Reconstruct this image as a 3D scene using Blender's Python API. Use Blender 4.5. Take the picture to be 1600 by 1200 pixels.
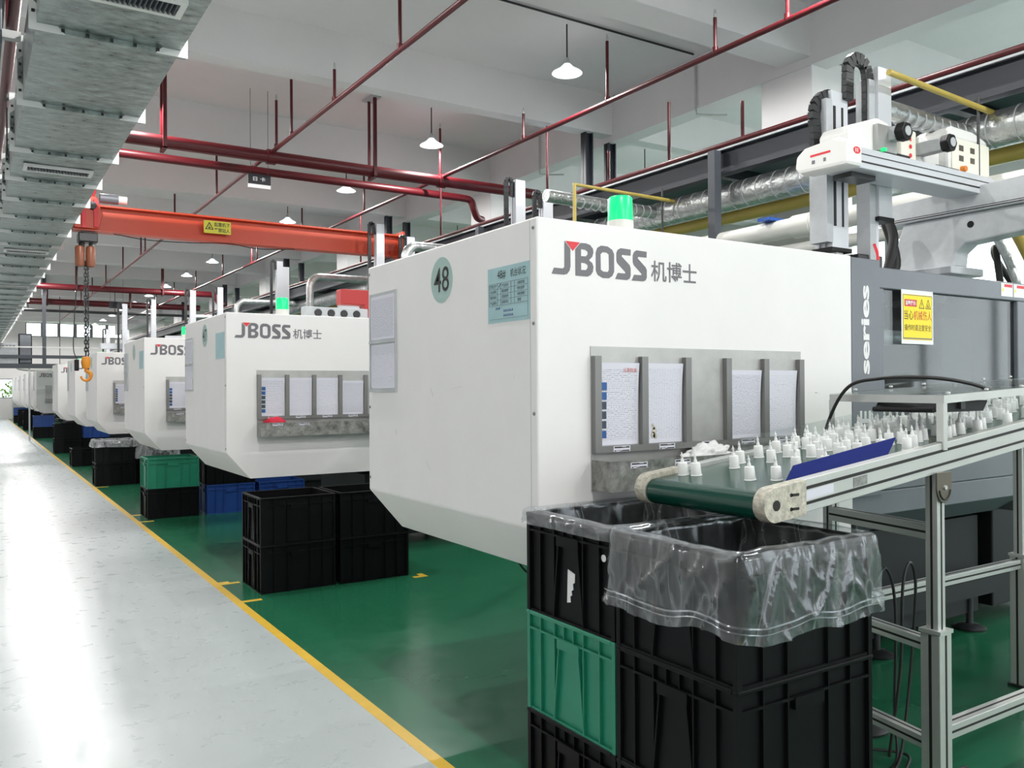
import bpy, bmesh, math, random
from mathutils import Vector, Matrix, noise
from mathutils.geometry import tessellate_polygon

for _o in list(bpy.data.objects):
    bpy.data.objects.remove(_o, do_unlink=True)
SC = bpy.context.scene
COL = SC.collection
R = math.radians
PI = math.pi
rnd = random.Random(48)

# ------------------------------------------------------------------ camera
cd = bpy.data.cameras.new('camera')
cd.sensor_width = 36.0
cd.lens = 36.0 * 1320.0 / 1600.0
cd.clip_start = 0.05
cd.clip_end = 200
cam = bpy.data.objects.new('camera', cd)
COL.objects.link(cam)
_m = Matrix.Rotation(R(-32.6), 4, 'Z') @ Matrix.Rotation(R(90.22), 4, 'X') @ Matrix.Rotation(R(-0.36), 4, 'Z')
cam.matrix_world = Matrix.Translation((0, 0, 1.52)) @ _m
SC.camera = cam

# ------------------------------------------------------------------ world, exposure
LAMP_W = 158.0
w = bpy.data.worlds.new('world')
SC.world = w
w.use_nodes = True
bg = w.node_tree.nodes['Background']
bg.inputs[0].default_value = (0.92, 0.97, 1.0, 1)
bg.inputs[1].default_value = 4.2
SC.view_settings.view_transform = 'Standard'
SC.view_settings.look = 'None'
SC.view_settings.gamma = 1.0
SC.view_settings.use_curve_mapping = False
SC.view_settings.exposure = -0.24
SC.cycles.max_bounces = 10
SC.cycles.diffuse_bounces = 5
SC.cycles.glossy_bounces = 4
SC.cycles.transparent_max_bounces = 16
SC.cycles.sample_clamp_indirect = 6.0


# ------------------------------------------------------------------ materials
def mat(name, col, rough=0.5, metal=0.0, var=0.0, vscale=8.0, bump=0.0, bscale=40.0, spec=0.5,
        emit=None, estr=0.0, coat=0.0, stretch=None, rvar=0.0):
    m = bpy.data.materials.new(name)
    m.use_nodes = True
    nt = m.node_tree
    b = nt.nodes['Principled BSDF']
    b.inputs['Base Color'].default_value = (*col, 1)
    b.inputs['Roughness'].default_value = rough
    b.inputs['Metallic'].default_value = metal
    b.inputs['Specular IOR Level'].default_value = spec
    b.inputs['Coat Weight'].default_value = coat
    b.inputs['Coat Roughness'].default_value = 0.12
    if emit:
        b.inputs['Emission Color'].default_value = (*emit, 1)
        b.inputs['Emission Strength'].default_value = estr
    if var or bump or rvar:
        tc = nt.nodes.new('ShaderNodeTexCoord')
        mp = nt.nodes.new('ShaderNodeMapping')
        nt.links.new(tc.outputs['Object'], mp.inputs[0])
        if stretch:
            mp.inputs['Scale'].default_value = stretch
        if var or rvar:
            n = nt.nodes.new('ShaderNodeTexNoise')
            n.inputs['Scale'].default_value = vscale
            n.inputs['Detail'].default_value = 6
            n.inputs['Roughness'].default_value = 0.65
            nt.links.new(mp.outputs[0], n.inputs['Vector'])
            if var:
                rp = nt.nodes.new('ShaderNodeValToRGB')
                rp.color_ramp.elements[0].position = 0.3
                rp.color_ramp.elements[1].position = 0.7
                rp.color_ramp.elements[0].color = (*[c * (1 - var) for c in col], 1)
                rp.color_ramp.elements[1].color = (*[min(1, c * (1 + var)) for c in col], 1)
                nt.links.new(n.outputs['Fac'], rp.inputs[0])
                nt.links.new(rp.outputs[0], b.inputs['Base Color'])
            if rvar:
                mr = nt.nodes.new('ShaderNodeMapRange')
                mr.inputs[1].default_value = 0.3
                mr.inputs[2].default_value = 0.7
                mr.inputs[3].default_value = rough * (1 - rvar)
                mr.inputs[4].default_value = rough * (1 + rvar)
                nt.links.new(n.outputs['Fac'], mr.inputs[0])
                nt.links.new(mr.outputs[0], b.inputs['Roughness'])
        if bump:
            n2 = nt.nodes.new('ShaderNodeTexNoise')
            n2.inputs['Scale'].default_value = bscale
            n2.inputs['Detail'].default_value = 4
            nt.links.new(mp.outputs[0], n2.inputs['Vector'])
            bp = nt.nodes.new('ShaderNodeBump')
            bp.inputs['Strength'].default_value = bump
            bp.inputs['Distance'].default_value = 0.01
            nt.links.new(n2.outputs['Fac'], bp.inputs['Height'])
            nt.links.new(bp.outputs[0], b.inputs['Normal'])
    return m


M = {}
M['white'] = mat('machine_white_paint', (0.815, 0.80, 0.795), 0.42, var=0.02, vscale=3)
M['offwhite'] = mat('robot_white_paint', (0.80, 0.80, 0.78), 0.4)
M['cream'] = mat('cream_panel', (0.82, 0.80, 0.70), 0.45)
M['silvergrey'] = mat('cast_grey_paint', (0.46, 0.48, 0.50), 0.45, var=0.12, vscale=5)
M['castgrey'] = mat('light_cast_paint', (0.62, 0.64, 0.66), 0.45, var=0.14, vscale=5)
M['slate'] = mat('slate_grey_paint', (0.165, 0.18, 0.205), 0.42, var=0.05, vscale=4)
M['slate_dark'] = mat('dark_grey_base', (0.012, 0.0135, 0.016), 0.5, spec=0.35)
M['black'] = mat('black_plastic', (0.007, 0.007, 0.008), 0.5, spec=0.3)
M['blackmetal'] = mat('black_steel', (0.02, 0.021, 0.023), 0.4)
M['concrete'] = mat('white_concrete_paint', (0.765, 0.75, 0.748), 0.8, var=0.03, vscale=1.2, bump=0.05, bscale=12)
M['wall'] = mat('white_wall_paint', (0.775, 0.76, 0.755), 0.8, var=0.03, vscale=1.0)
M['galv'] = mat('galvanised_steel', (0.32, 0.36, 0.35), 0.36, metal=0.92, var=0.6, vscale=8, bump=0.4, bscale=9, stretch=(1, 1.8, 1), rvar=0.35)
M['galvclip'] = mat('bright_zinc_clip', (0.80, 0.81, 0.80), 0.45, metal=0.25)
M['stainless'] = mat('stainless_steel', (0.46, 0.46, 0.45), 0.42, metal=0.4, var=0.16, vscale=5, rvar=0.3)
M['stain_dirty'] = mat('scuffed_stainless', (0.30, 0.30, 0.285), 0.5, metal=0.7, var=0.5, vscale=22, rvar=0.3)
M['frame_steel'] = mat('brushed_frame_steel', (0.22, 0.22, 0.215), 0.4, metal=0.4)
M['alu'] = mat('anodised_aluminium', (0.62, 0.63, 0.61), 0.38, metal=0.55, var=0.05, vscale=6)
M['alu_white'] = mat('white_aluminium', (0.66, 0.68, 0.72), 0.35, metal=0.2)
M['slot'] = mat('slot_black', (0.015, 0.014, 0.012), 0.6)
M['red'] = mat('red_pipe_paint', (0.088, 0.004, 0.0078), 0.40, var=0.08, vscale=3)
M['orange'] = mat('orange_crane_paint', (0.58, 0.055, 0.014), 0.42)
M['hookyellow'] = mat('orange_hook_paint', (0.75, 0.28, 0.02), 0.45)
M['brass'] = mat('brown_weight', (0.20, 0.06, 0.025), 0.4)
M['yellow'] = mat('yellow_line_paint', (0.80, 0.50, 0.045), 0.35, var=0.06, vscale=10)
M['ypipe'] = mat('yellow_gas_pipe', (0.50, 0.38, 0.09), 0.4, var=0.1, vscale=3)
M['pvc'] = mat('white_pvc', (0.72, 0.72, 0.68), 0.4)
M['foil'] = mat('foil_insulation', (0.50, 0.52, 0.52), 0.30, metal=0.85, var=0.2, vscale=14, bump=1.0, bscale=26)
M['steel_blue'] = mat('dark_structural_steel', (0.022, 0.026, 0.036), 0.45)
M['deck'] = mat('blue_grey_deck', (0.13, 0.145, 0.185), 0.5)
M['steel_grey'] = mat('grey_post_steel', (0.06, 0.068, 0.082), 0.45)
M['paper'] = mat('paper', (0.74, 0.74, 0.82), 0.7)
M['label'] = mat('white_label', (0.82, 0.82, 0.82), 0.6)
M['ink'] = mat('dark_ink', (0.02, 0.02, 0.022), 0.6)
M['logo'] = mat('logo_grey', (0.155, 0.15, 0.165), 0.5)
M['logored'] = mat('logo_red', (0.72, 0.035, 0.045), 0.5)
M['mint'] = mat('mint_sticker', (0.36, 0.50, 0.47), 0.55)
M['aqua'] = mat('aqua_sheet', (0.36, 0.55, 0.58), 0.55, var=0.06, vscale=6)
M['signyellow'] = mat('yellow_sign', (0.95, 0.72, 0.01), 0.5)
M['signyellow2'] = mat('yellow_crane_sign', (0.72, 0.66, 0.06), 0.5)
M['signred'] = mat('sign_red', (0.62, 0.02, 0.05), 0.5)
M['redink'] = mat('red_ink', (0.55, 0.05, 0.02), 0.5)
M['blueink'] = mat('blue_ink', (0.03, 0.06, 0.25), 0.5)
M['photo'] = mat('blue_photo', (0.02, 0.10, 0.32), 0.5)
M['photo2'] = mat('dark_photo', (0.04, 0.06, 0.09), 0.5)
M['crate_black'] = mat('black_crate_plastic', (0.0032, 0.0036, 0.0045), 0.5, var=0.2, vscale=6, spec=0.16)
M['crate_green'] = mat('green_crate_plastic', (0.012, 0.215, 0.125), 0.42, var=0.08, vscale=6)
M['crate_blue'] = mat('blue_crate_plastic', (0.012, 0.055, 0.25), 0.42, var=0.08, vscale=6)
M['bluesheet'] = mat('blue_plastic_sheet', (0.003, 0.013, 0.14), 0.6, spec=0.15)
M['belt'] = mat('green_belt', (0.004, 0.052, 0.036), 0.2, spec=0.55)
M['capwhite'] = mat('white_cap_plastic', (0.83, 0.84, 0.83), 0.38)
M['capclear'] = mat('frosted_tip_plastic', (0.78, 0.79, 0.79), 0.3)
M['creamdirty'] = mat('dirty_cream_plastic', (0.52, 0.49, 0.41), 0.5, var=0.4, vscale=55)
M['bronze'] = mat('bronze_bracket', (0.16, 0.14, 0.115), 0.4, metal=0.5)
M['beacon'] = mat('green_beacon_lens', (0.0, 0.55, 0.18), 0.3, emit=(0.01, 0.85, 0.22), estr=0.85)
M['redbox'] = mat('red_bracket_paint', (0.42, 0.03, 0.03), 0.45)
M['cotton'] = mat('white_rag', (0.85, 0.85, 0.85), 0.9)
M['rubber'] = mat('black_cable', (0.012, 0.012, 0.012), 0.5)
M['signblack'] = mat('hanging_sign_black', (0.012, 0.013, 0.018), 0.4)
M['lampshade'] = mat('lamp_shade', (0.75, 0.78, 0.82), 0.3, emit=(0.9, 0.95, 1.0), estr=1.3)
M['lampglow'] = mat('lamp_glow', (1, 1, 1), 0.5, emit=(1.0, 0.985, 0.96), estr=22)
M['knob'] = mat('orange_knob', (0.7, 0.22, 0.03), 0.4)
M['redcloth'] = mat('red_cloth', (0.60, 0.02, 0.05), 0.8)
M['leaf'] = mat('shrub_leaf', (0.10, 0.20, 0.03), 0.7, var=0.5, vscale=6)
M['grass'] = mat('grass_ground', (0.20, 0.30, 0.06), 0.9)
M['interior'] = mat('interior_grey', (0.095, 0.10, 0.10), 0.5, var=0.15, vscale=2)
M['bluetape'] = mat('blue_bracket', (0.01, 0.09, 0.42), 0.4)
M['winframe'] = mat('window_frame_grey', (0.25, 0.26, 0.28), 0.5)


def nodes_mat(name):
    m = bpy.data.materials.new(name)
    m.use_nodes = True
    nt = m.node_tree
    return m, nt, nt.nodes['Principled BSDF']


def floor_mat(name, col, rough, scr):
    m, nt, b = nodes_mat(name)
    tc = nt.nodes.new('ShaderNodeTexCoord')
    n = nt.nodes.new('ShaderNodeTexNoise'); n.inputs['Scale'].default_value = 1.3; n.inputs['Detail'].default_value = 8
    n.inputs['Roughness'].default_value = 0.6
    nt.links.new(tc.outputs['Object'], n.inputs['Vector'])
    rp = nt.nodes.new('ShaderNodeValToRGB')
    rp.color_ramp.elements[0].position = 0.3; rp.color_ramp.elements[1].position = 0.72
    rp.color_ramp.elements[0].color = (*[c * 0.97 for c in col], 1)
    rp.color_ramp.elements[1].color = (*[c * 1.03 for c in col], 1)
    nt.links.new(n.outputs['Fac'], rp.inputs[0])
    # scattered drag scratches: stretched noise, thin threshold
    mp = nt.nodes.new('ShaderNodeMapping'); mp.inputs['Scale'].default_value = (1.2, 30, 1); mp.inputs['Rotation'].default_value = (0, 0, R(12))
    nt.links.new(tc.outputs['Object'], mp.inputs[0])
    s = nt.nodes.new('ShaderNodeTexNoise'); s.inputs['Scale'].default_value = 1.6; s.inputs['Detail'].default_value = 3
    nt.links.new(mp.outputs[0], s.inputs['Vector'])
    t = nt.nodes.new('ShaderNodeMapRange'); t.inputs[1].default_value = 0.88; t.inputs[2].default_value = 0.92
    nt.links.new(s.outputs['Fac'], t.inputs[0])
    mx = nt.nodes.new('ShaderNodeMix'); mx.data_type = 'RGBA'
    mx.inputs['B'].default_value = (*scr, 1)
    nt.links.new(t.outputs[0], mx.inputs['Factor']); nt.links.new(rp.outputs[0], mx.inputs['A'])
    nt.links.new(mx.outputs['Result'], b.inputs['Base Color'])
    mr = nt.nodes.new('ShaderNodeMapRange'); mr.inputs[1].default_value = 0.3; mr.inputs[2].default_value = 0.7
    mr.inputs[3].default_value = rough * 0.85; mr.inputs[4].default_value = rough * 1.15
    n3 = nt.nodes.new('ShaderNodeTexNoise'); n3.inputs['Scale'].default_value = 9; n3.inputs['Detail'].default_value = 5
    nt.links.new(tc.outputs['Object'], n3.inputs['Vector'])
    nt.links.new(n3.outputs['Fac'], mr.inputs[0]); nt.links.new(mr.outputs[0], b.inputs['Roughness'])
    bp = nt.nodes.new('ShaderNodeBump'); bp.inputs['Strength'].default_value = 0.025; bp.inputs['Distance'].default_value = 0.01
    nt.links.new(n3.outputs['Fac'], bp.inputs['Height']); nt.links.new(bp.outputs[0], b.inputs['Normal'])
    return m


M['floor'] = floor_mat('grey_epoxy_floor', (0.50, 0.55, 0.555), 0.30, (0.58, 0.63, 0.63))
M['greenfloor'] = floor_mat('green_epoxy_floor', (0.016, 0.135, 0.066), 0.22, (0.05, 0.19, 0.12))


def print_mat(name, rows, dens, ink, grid=0.0):
    """paper printed with rows of small text: flat print in sheet coordinates"""
    m, nt, b = nodes_mat(name)
    b.inputs['Roughness'].default_value = 0.65
    tc = nt.nodes.new('ShaderNodeTexCoord')
    sp = nt.nodes.new('ShaderNodeSeparateXYZ'); nt.links.new(tc.outputs['UV'], sp.inputs[0])

    def math_(op, a, bv):
        q = nt.nodes.new('ShaderNodeMath'); q.operation = op
        for i, v in ((0, a), (1, bv)):
            if isinstance(v, (int, float)):
                q.inputs[i].default_value = v
            else:
                nt.links.new(v, q.inputs[i])
        return q.outputs[0]
    fr = math_('FRACT', math_('MULTIPLY', sp.outputs['Y'], rows), 0)
    line = math_('LESS_THAN', fr, 0.42)
    mp = nt.nodes.new('ShaderNodeMapping'); mp.inputs['Scale'].default_value = (rows * 1.1, rows * 0.9, 1)
    nt.links.new(tc.outputs['UV'], mp.inputs[0])
    n = nt.nodes.new('ShaderNodeTexNoise'); n.inputs['Scale'].default_value = 1.0; n.inputs['Detail'].default_value = 2
    nt.links.new(mp.outputs[0], n.inputs['Vector'])
    txt = math_('MULTIPLY', line, math_('GREATER_THAN', n.outputs['Fac'], dens))
    inx = math_('MULTIPLY', math_('GREATER_THAN', sp.outputs['X'], 0.05), math_('LESS_THAN', sp.outputs['X'], 0.95))
    iny = math_('MULTIPLY', math_('GREATER_THAN', sp.outputs['Y'], 0.05), math_('LESS_THAN', sp.outputs['Y'], 0.93))
    txt = math_('MULTIPLY', txt, math_('MULTIPLY', inx, iny))
    rule = math_('LESS_THAN', fr, 0.09)
    if grid:
        gx = math_('LESS_THAN', math_('FRACT', math_('MULTIPLY', sp.outputs['X'], grid), 0), 0.08)
        rule = math_('MAXIMUM', rule, gx)
    rule = math_('MULTIPLY', math_('MULTIPLY', rule, 0.55), math_('MULTIPLY', inx, iny))
    fac = math_('MAXIMUM', txt, rule)
    mx = nt.nodes.new('ShaderNodeMix'); mx.data_type = 'RGBA'
    mx.inputs['A'].default_value = (0.72, 0.72, 0.80, 1)
    mx.inputs['B'].default_value = (*ink, 1)
    nt.links.new(fac, mx.inputs['Factor']); nt.links.new(mx.outputs['Result'], b.inputs['Base Color'])
    return m


M['print_text'] = print_mat('printed_instructions', 44, 0.52, (0.34, 0.34, 0.40))
M['print_grid'] = print_mat('printed_grid_form', 50, 0.58, (0.42, 0.42, 0.50), grid=14)
M['print_dense'] = print_mat('printed_dense_table', 54, 0.50, (0.32, 0.32, 0.39), grid=20)
M['print_rules'] = print_mat('printed_ruled_form', 36, 0.60, (0.40, 0.40, 0.47))
M['print_label'] = print_mat('printed_label', 1.6, 0.40, (0.03, 0.03, 0.03))


def bag_mat(name, haze, seed):
    m, nt, b = nodes_mat(name)
    out = nt.nodes['Material Output']
    nt.nodes.remove(b)
    tr = nt.nodes.new('ShaderNodeBsdfTransparent'); tr.inputs[0].default_value = (0.95, 0.96, 0.97, 1)
    gl = nt.nodes.new('ShaderNodeBsdfGlossy'); gl.inputs['Roughness'].default_value = 0.16
    gl.inputs[0].default_value = (0.9, 0.92, 0.95, 1)
    df = nt.nodes.new('ShaderNodeBsdfTranslucent'); df.inputs[0].default_value = (0.8, 0.82, 0.85, 1)
    d2 = nt.nodes.new('ShaderNodeBsdfDiffuse'); d2.inputs[0].default_value = (0.75, 0.77, 0.80, 1)
    ad = nt.nodes.new('ShaderNodeMixShader'); ad.inputs[0].default_value = 0.5
    nt.links.new(df.outputs[0], ad.inputs[1]); nt.links.new(d2.outputs[0], ad.inputs[2])
    tc = nt.nodes.new('ShaderNodeTexCoord')
    mp = nt.nodes.new('ShaderNodeMapping'); mp.inputs['Location'].default_value = (seed, seed, 0)
    mp.inputs['Scale'].default_value = (1, 1, 0.4); mp.inputs['Rotation'].default_value = (R(28), R(24), 0)
    nt.links.new(tc.outputs['Object'], mp.inputs[0])
    n = nt.nodes.new('ShaderNodeTexNoise'); n.inputs['Scale'].default_value = 5; n.inputs['Detail'].default_value = 3
    n.inputs['Distortion'].default_value = 0.8
    nt.links.new(mp.outputs[0], n.inputs['Vector'])
    mr = nt.nodes.new('ShaderNodeMapRange'); mr.inputs[1].default_value = 0.42; mr.inputs[2].default_value = 0.75
    mr.inputs[3].default_value = haze * 0.5; mr.inputs[4].default_value = min(1, haze * 2.4)
    nt.links.new(n.outputs['Fac'], mr.inputs[0])
    # thin pale lines painted as crease highlights where the distorted noise crosses its mean
    sb_ = nt.nodes.new('ShaderNodeMath'); sb_.operation = 'SUBTRACT'; sb_.inputs[1].default_value = 0.5
    nt.links.new(n.outputs['Fac'], sb_.inputs[0])
    ab = nt.nodes.new('ShaderNodeMath'); ab.operation = 'ABSOLUTE'; nt.links.new(sb_.outputs[0], ab.inputs[0])
    mc = nt.nodes.new('ShaderNodeMapRange'); mc.inputs[1].default_value = 0.0; mc.inputs[2].default_value = 0.022
    mc.inputs[3].default_value = 0.30; mc.inputs[4].default_value = 0.0
    nt.links.new(ab.outputs[0], mc.inputs[0])
    sm_ = nt.nodes.new('ShaderNodeMath'); sm_.operation = 'ADD'; sm_.use_clamp = True
    nt.links.new(mr.outputs[0], sm_.inputs[0]); nt.links.new(mc.outputs[0], sm_.inputs[1])
    s1 = nt.nodes.new('ShaderNodeMixShader')
    nt.links.new(sm_.outputs[0], s1.inputs[0]); nt.links.new(tr.outputs[0], s1.inputs[1]); nt.links.new(ad.outputs[0], s1.inputs[2])
    fr = nt.nodes.new('ShaderNodeLayerWeight'); fr.inputs[0].default_value = 0.25
    bp = nt.nodes.new('ShaderNodeBump'); bp.inputs['Strength'].default_value = 0.35; bp.inputs['Distance'].default_value = 0.02
    nt.links.new(n.outputs['Fac'], bp.inputs['Height'])
    for s in (gl, fr):
        nt.links.new(bp.outputs[0], s.inputs['Normal'])
    mr2 = nt.nodes.new('ShaderNodeMapRange'); mr2.inputs[3].default_value = 0.045; mr2.inputs[4].default_value = 0.6
    nt.links.new(fr.outputs['Facing'], mr2.inputs[0])
    s2 = nt.nodes.new('ShaderNodeMixShader')
    nt.links.new(mr2.outputs[0], s2.inputs[0]); nt.links.new(s1.outputs[0], s2.inputs[1]); nt.links.new(gl.outputs[0], s2.inputs[2])
    nt.links.new(s2.outputs[0], out.inputs[0])
    return m


M['bag'] = bag_mat('clear_plastic_liner', 0.045, 3)
M['bag2'] = bag_mat('cloudy_plastic_liner', 0.30, 9)


def clear_mat(name, tint, gloss, rough=0.05):
    m, nt, b = nodes_mat(name)
    out = nt.nodes['Material Output']
    nt.nodes.remove(b)
    tr = nt.nodes.new('ShaderNodeBsdfTransparent'); tr.inputs[0].default_value = (*tint, 1)
    gl = nt.nodes.new('ShaderNodeBsdfGlossy'); gl.inputs['Roughness'].default_value = rough
    lw = nt.nodes.new('ShaderNodeLayerWeight'); lw.inputs[0].default_value = 0.5
    fr = nt.nodes.new('ShaderNodeMath'); fr.operation = 'POWER'; fr.inputs[1].default_value = 4.0
    nt.links.new(lw.outputs['Facing'], fr.inputs[0])
    ad = nt.nodes.new('ShaderNodeMath'); ad.operation = 'MULTIPLY_ADD'; ad.inputs[1].default_value = 0.6; ad.inputs[2].default_value = gloss
    ad.use_clamp = True
    nt.links.new(fr.outputs[0], ad.inputs[0])
    mx = nt.nodes.new('ShaderNodeMixShader')
    nt.links.new(ad.outputs[0], mx.inputs[0]); nt.links.new(tr.outputs[0], mx.inputs[1]); nt.links.new(gl.outputs[0], mx.inputs[2])
    nt.links.new(mx.outputs[0], out.inputs[0])
    return m


M['acrylic'] = clear_mat('clear_acrylic', (0.93, 0.95, 0.945), 0.05)
M['tint'] = clear_mat('tinted_door_glass', (0.72, 0.75, 0.75), 0.05)
M['glass'] = clear_mat('window_glass', (0.97, 0.985, 0.99), 0.02)


# ------------------------------------------------------------------ mesh helpers
class MB:
    def __init__(s):
        s.v = []; s.f = []; s.uv = {}

    def add(s, vs, fs):
        k = len(s.v)
        s.v += [tuple(p) for p in vs]
        s.f += [tuple(i + k for i in f) for f in fs]
        return s

    def box(s, x0, x1, y0, y1, z0, z1):
        if x1 < x0: x0, x1 = x1, x0
        if y1 < y0: y0, y1 = y1, y0
        if z1 < z0: z0, z1 = z1, z0
        vs = [(x, y, z) for z in (z0, z1) for y in (y0, y1) for x in (x0, x1)]
        return s.add(vs, [(0, 2, 3, 1), (4, 5, 7, 6), (0, 1, 5, 4), (2, 6, 7, 3), (0, 4, 6, 2), (1, 3, 7, 5)])

    def bar(s, a, b, w, h, up=(0, 0, 1)):
        a, b = Vector(a), Vector(b)
        d = (b - a).normalized()
        u = Vector(up)
        if abs(d.dot(u)) > 0.98:
            u = Vector((1, 0, 0))
        r = d.cross(u).normalized(); u = r.cross(d).normalized()
        vs = [p + r * (i * w / 2) + u * (j * h / 2) for p in (a, b) for i, j in ((-1, -1), (1, -1), (1, 1), (-1, 1))]
        return s.add(vs, [(0, 1, 2, 3), (7, 6, 5, 4), (0, 4, 5, 1), (1, 5, 6, 2), (2, 6, 7, 3), (3, 7, 4, 0)])

    def tube(s, pts, r, n=10, cap=True):
        pts = [Vector(p) for p in pts]
        rs = r if isinstance(r, (list, tuple)) else [r] * len(pts)
        rings = []
        d0 = (pts[1] - pts[0]).normalized()
        u = Vector((0, 0, 1)) if abs(d0.z) < 0.9 else Vector((1, 0, 0))
        a = d0.cross(u).normalized()
        for i, p in enumerate(pts):
            if i == 0: d = pts[1] - pts[0]
            elif i == len(pts) - 1: d = pts[-1] - pts[-2]
            else: d = (pts[i + 1] - pts[i]).normalized() + (pts[i] - pts[i - 1]).normalized()
            d.normalize()
            a = (a - d * a.dot(d)).normalized()
            c = d.cross(a)
            rings.append([p + (a * math.cos(2 * PI * k / n) + c * math.sin(2 * PI * k / n)) * rs[i] for k in range(n)])
        vs = [q for rg in rings for q in rg]
        fs = []
        for i in range(len(pts) - 1):
            for k in range(n):
                k2 = (k + 1) % n
                fs.append((i * n + k, i * n + k2, (i + 1) * n + k2, (i + 1) * n + k))
        if cap:
            fs.append(tuple(reversed(range(n))))
            fs.append(tuple((len(pts) - 1) * n + k for k in range(n)))
        return s.add(vs, fs)

    def lathe(s, prof, c=(0, 0, 0), n=24, axis='z'):
        vs = []; fs = []
        for (r, z) in prof:
            for k in range(n):
                t = 2 * PI * k / n
                p = (r * math.cos(t), r * math.sin(t), z)
                if axis == 'y': p = (p[0], p[2], p[1])
                if axis == 'x': p = (p[2], p[0], p[1])
                vs.append((p[0] + c[0], p[1] + c[1], p[2] + c[2]))
        for i in range(len(prof) - 1):
            for k in range(n):
                k2 = (k + 1) % n
                fs.append((i * n + k, i * n + k2, (i + 1) * n + k2, (i + 1) * n + k))
        if prof[0][0] > 1e-6: fs.append(tuple(reversed(range(n))))
        if prof[-1][0] > 1e-6: fs.append(tuple((len(prof) - 1) * n + k for k in range(n)))
        return s.add(vs, fs)

    def prism(s, poly, t0, t1, axis='y', holes=()):
        """poly in (a,b): axis y -> (x,z); axis x -> (y,z); axis z -> (x,y)"""
        def P(a, b, t):
            return {'y': (a, t, b), 'x': (t, a, b), 'z': (a, b, t)}[axis]
        loops = [list(poly)] + [list(h) for h in holes]
        flat = [p for l in loops for p in l]
        n = len(flat)
        tris = tessellate_polygon([[Vector((a, b, 0)) for a, b in l] for l in loops])
        vs = [P(a, b, t0) for a, b in flat] + [P(a, b, t1) for a, b in flat]
        fs = [tuple(t) for t in tris] + [tuple(i + n for i in reversed(t)) for t in tris]
        k = 0
        for l in loops:
            m = len(l)
            for i in range(m):
                j = (i + 1) % m
                fs.append((k + i, k + j, n + k + j, n + k + i))
            k += m
        return s.add(vs, fs)


def mesh(name, mb, material, smooth=False, fix=True):
    me = bpy.data.meshes.new(name)
    me.from_pydata(mb.v, [], mb.f)
    if fix:
        b = bmesh.new(); b.from_mesh(me)
        bmesh.ops.recalc_face_normals(b, faces=b.faces)
        b.to_mesh(me); b.free()
    me.materials.append(M[material] if isinstance(material, str) else material)
    if smooth:
        for p in me.polygons: p.use_smooth = True
        try:
            me.set_sharp_from_angle(angle=R(40))
        except Exception:
            pass
    return me


def obj(name, data, material=None, parent=None, loc=(0, 0, 0), rot=None, smooth=False, bevel=0.0, kind=None, label=None):
    if isinstance(data, MB):
        data = mesh(name, data, material, smooth)
    o = bpy.data.objects.new(name, data)
    COL.objects.link(o)
    o.location = loc
    if rot: o.rotation_euler = rot
    if parent: o.parent = parent
    if bevel:
        md = o.modifiers.new('bevel', 'BEVEL'); md.width = bevel; md.segments = 2; md.limit_method = 'ANGLE'; md.angle_limit = R(40)
        md.harden_normals = False
    if kind: o['kind'] = kind
    if label: o['label'] = label
    return o


def tag(o, label, cat, group=None):
    o['label'] = label; o['category'] = cat
    if group: o['group'] = group
    return o


def thing(name, label, cat, loc=(0, 0, 0), rotz=0.0, group=None):
    o = bpy.data.objects.new(name, None)
    COL.objects.link(o)
    o.empty_display_size = 0.1
    o.location = loc; o.rotation_euler = (0, 0, rotz)
    return tag(o, label, cat, group)


def struct(name, mb, material, parent=None, **k):
    return obj(name, mb, material, parent, kind='structure', **k)


_tc = {}


def text_data(body, w, h, material, bold=0.0, thick=0.0006):
    """mesh of the lettering, scaled to w x h, in its own XY plane, lower left at 0,0"""
    key = (body, round(w, 4), round(h, 4), material, bold)
    if key in _tc: return _tc[key]
    cu = bpy.data.curves.new('lettering', 'FONT')
    cu.body = body; cu.size = 1.0; cu.offset = bold; cu.resolution_u = 3
    o = bpy.data.objects.new('lettering_tmp', cu)
    COL.objects.link(o)
    dg = bpy.context.evaluated_depsgraph_get()
    me = bpy.data.meshes.new_from_object(o.evaluated_get(dg))
    bpy.data.objects.remove(o, do_unlink=True); bpy.data.curves.remove(cu)
    me.name = 'lettering'
    if len(me.vertices):
        xs = [v.co.x for v in me.vertices]; ys = [v.co.y for v in me.vertices]
        sx = w / max(1e-6, max(xs) - min(xs)); sy = h / max(1e-6, max(ys) - min(ys))
        x0, y0 = min(xs), min(ys)
        for v in me.vertices:
            v.co = ((v.co.x - x0) * sx, (v.co.y - y0) * sy, thick)
    me.materials.clear(); me.materials.append(M[material])
    _tc[key] = me
    return me


FY = (R(90), 0, 0)           # lettering on a face that looks towards -Y
FX = (R(90), 0, R(-90))      # on a face that looks towards -X


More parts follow.
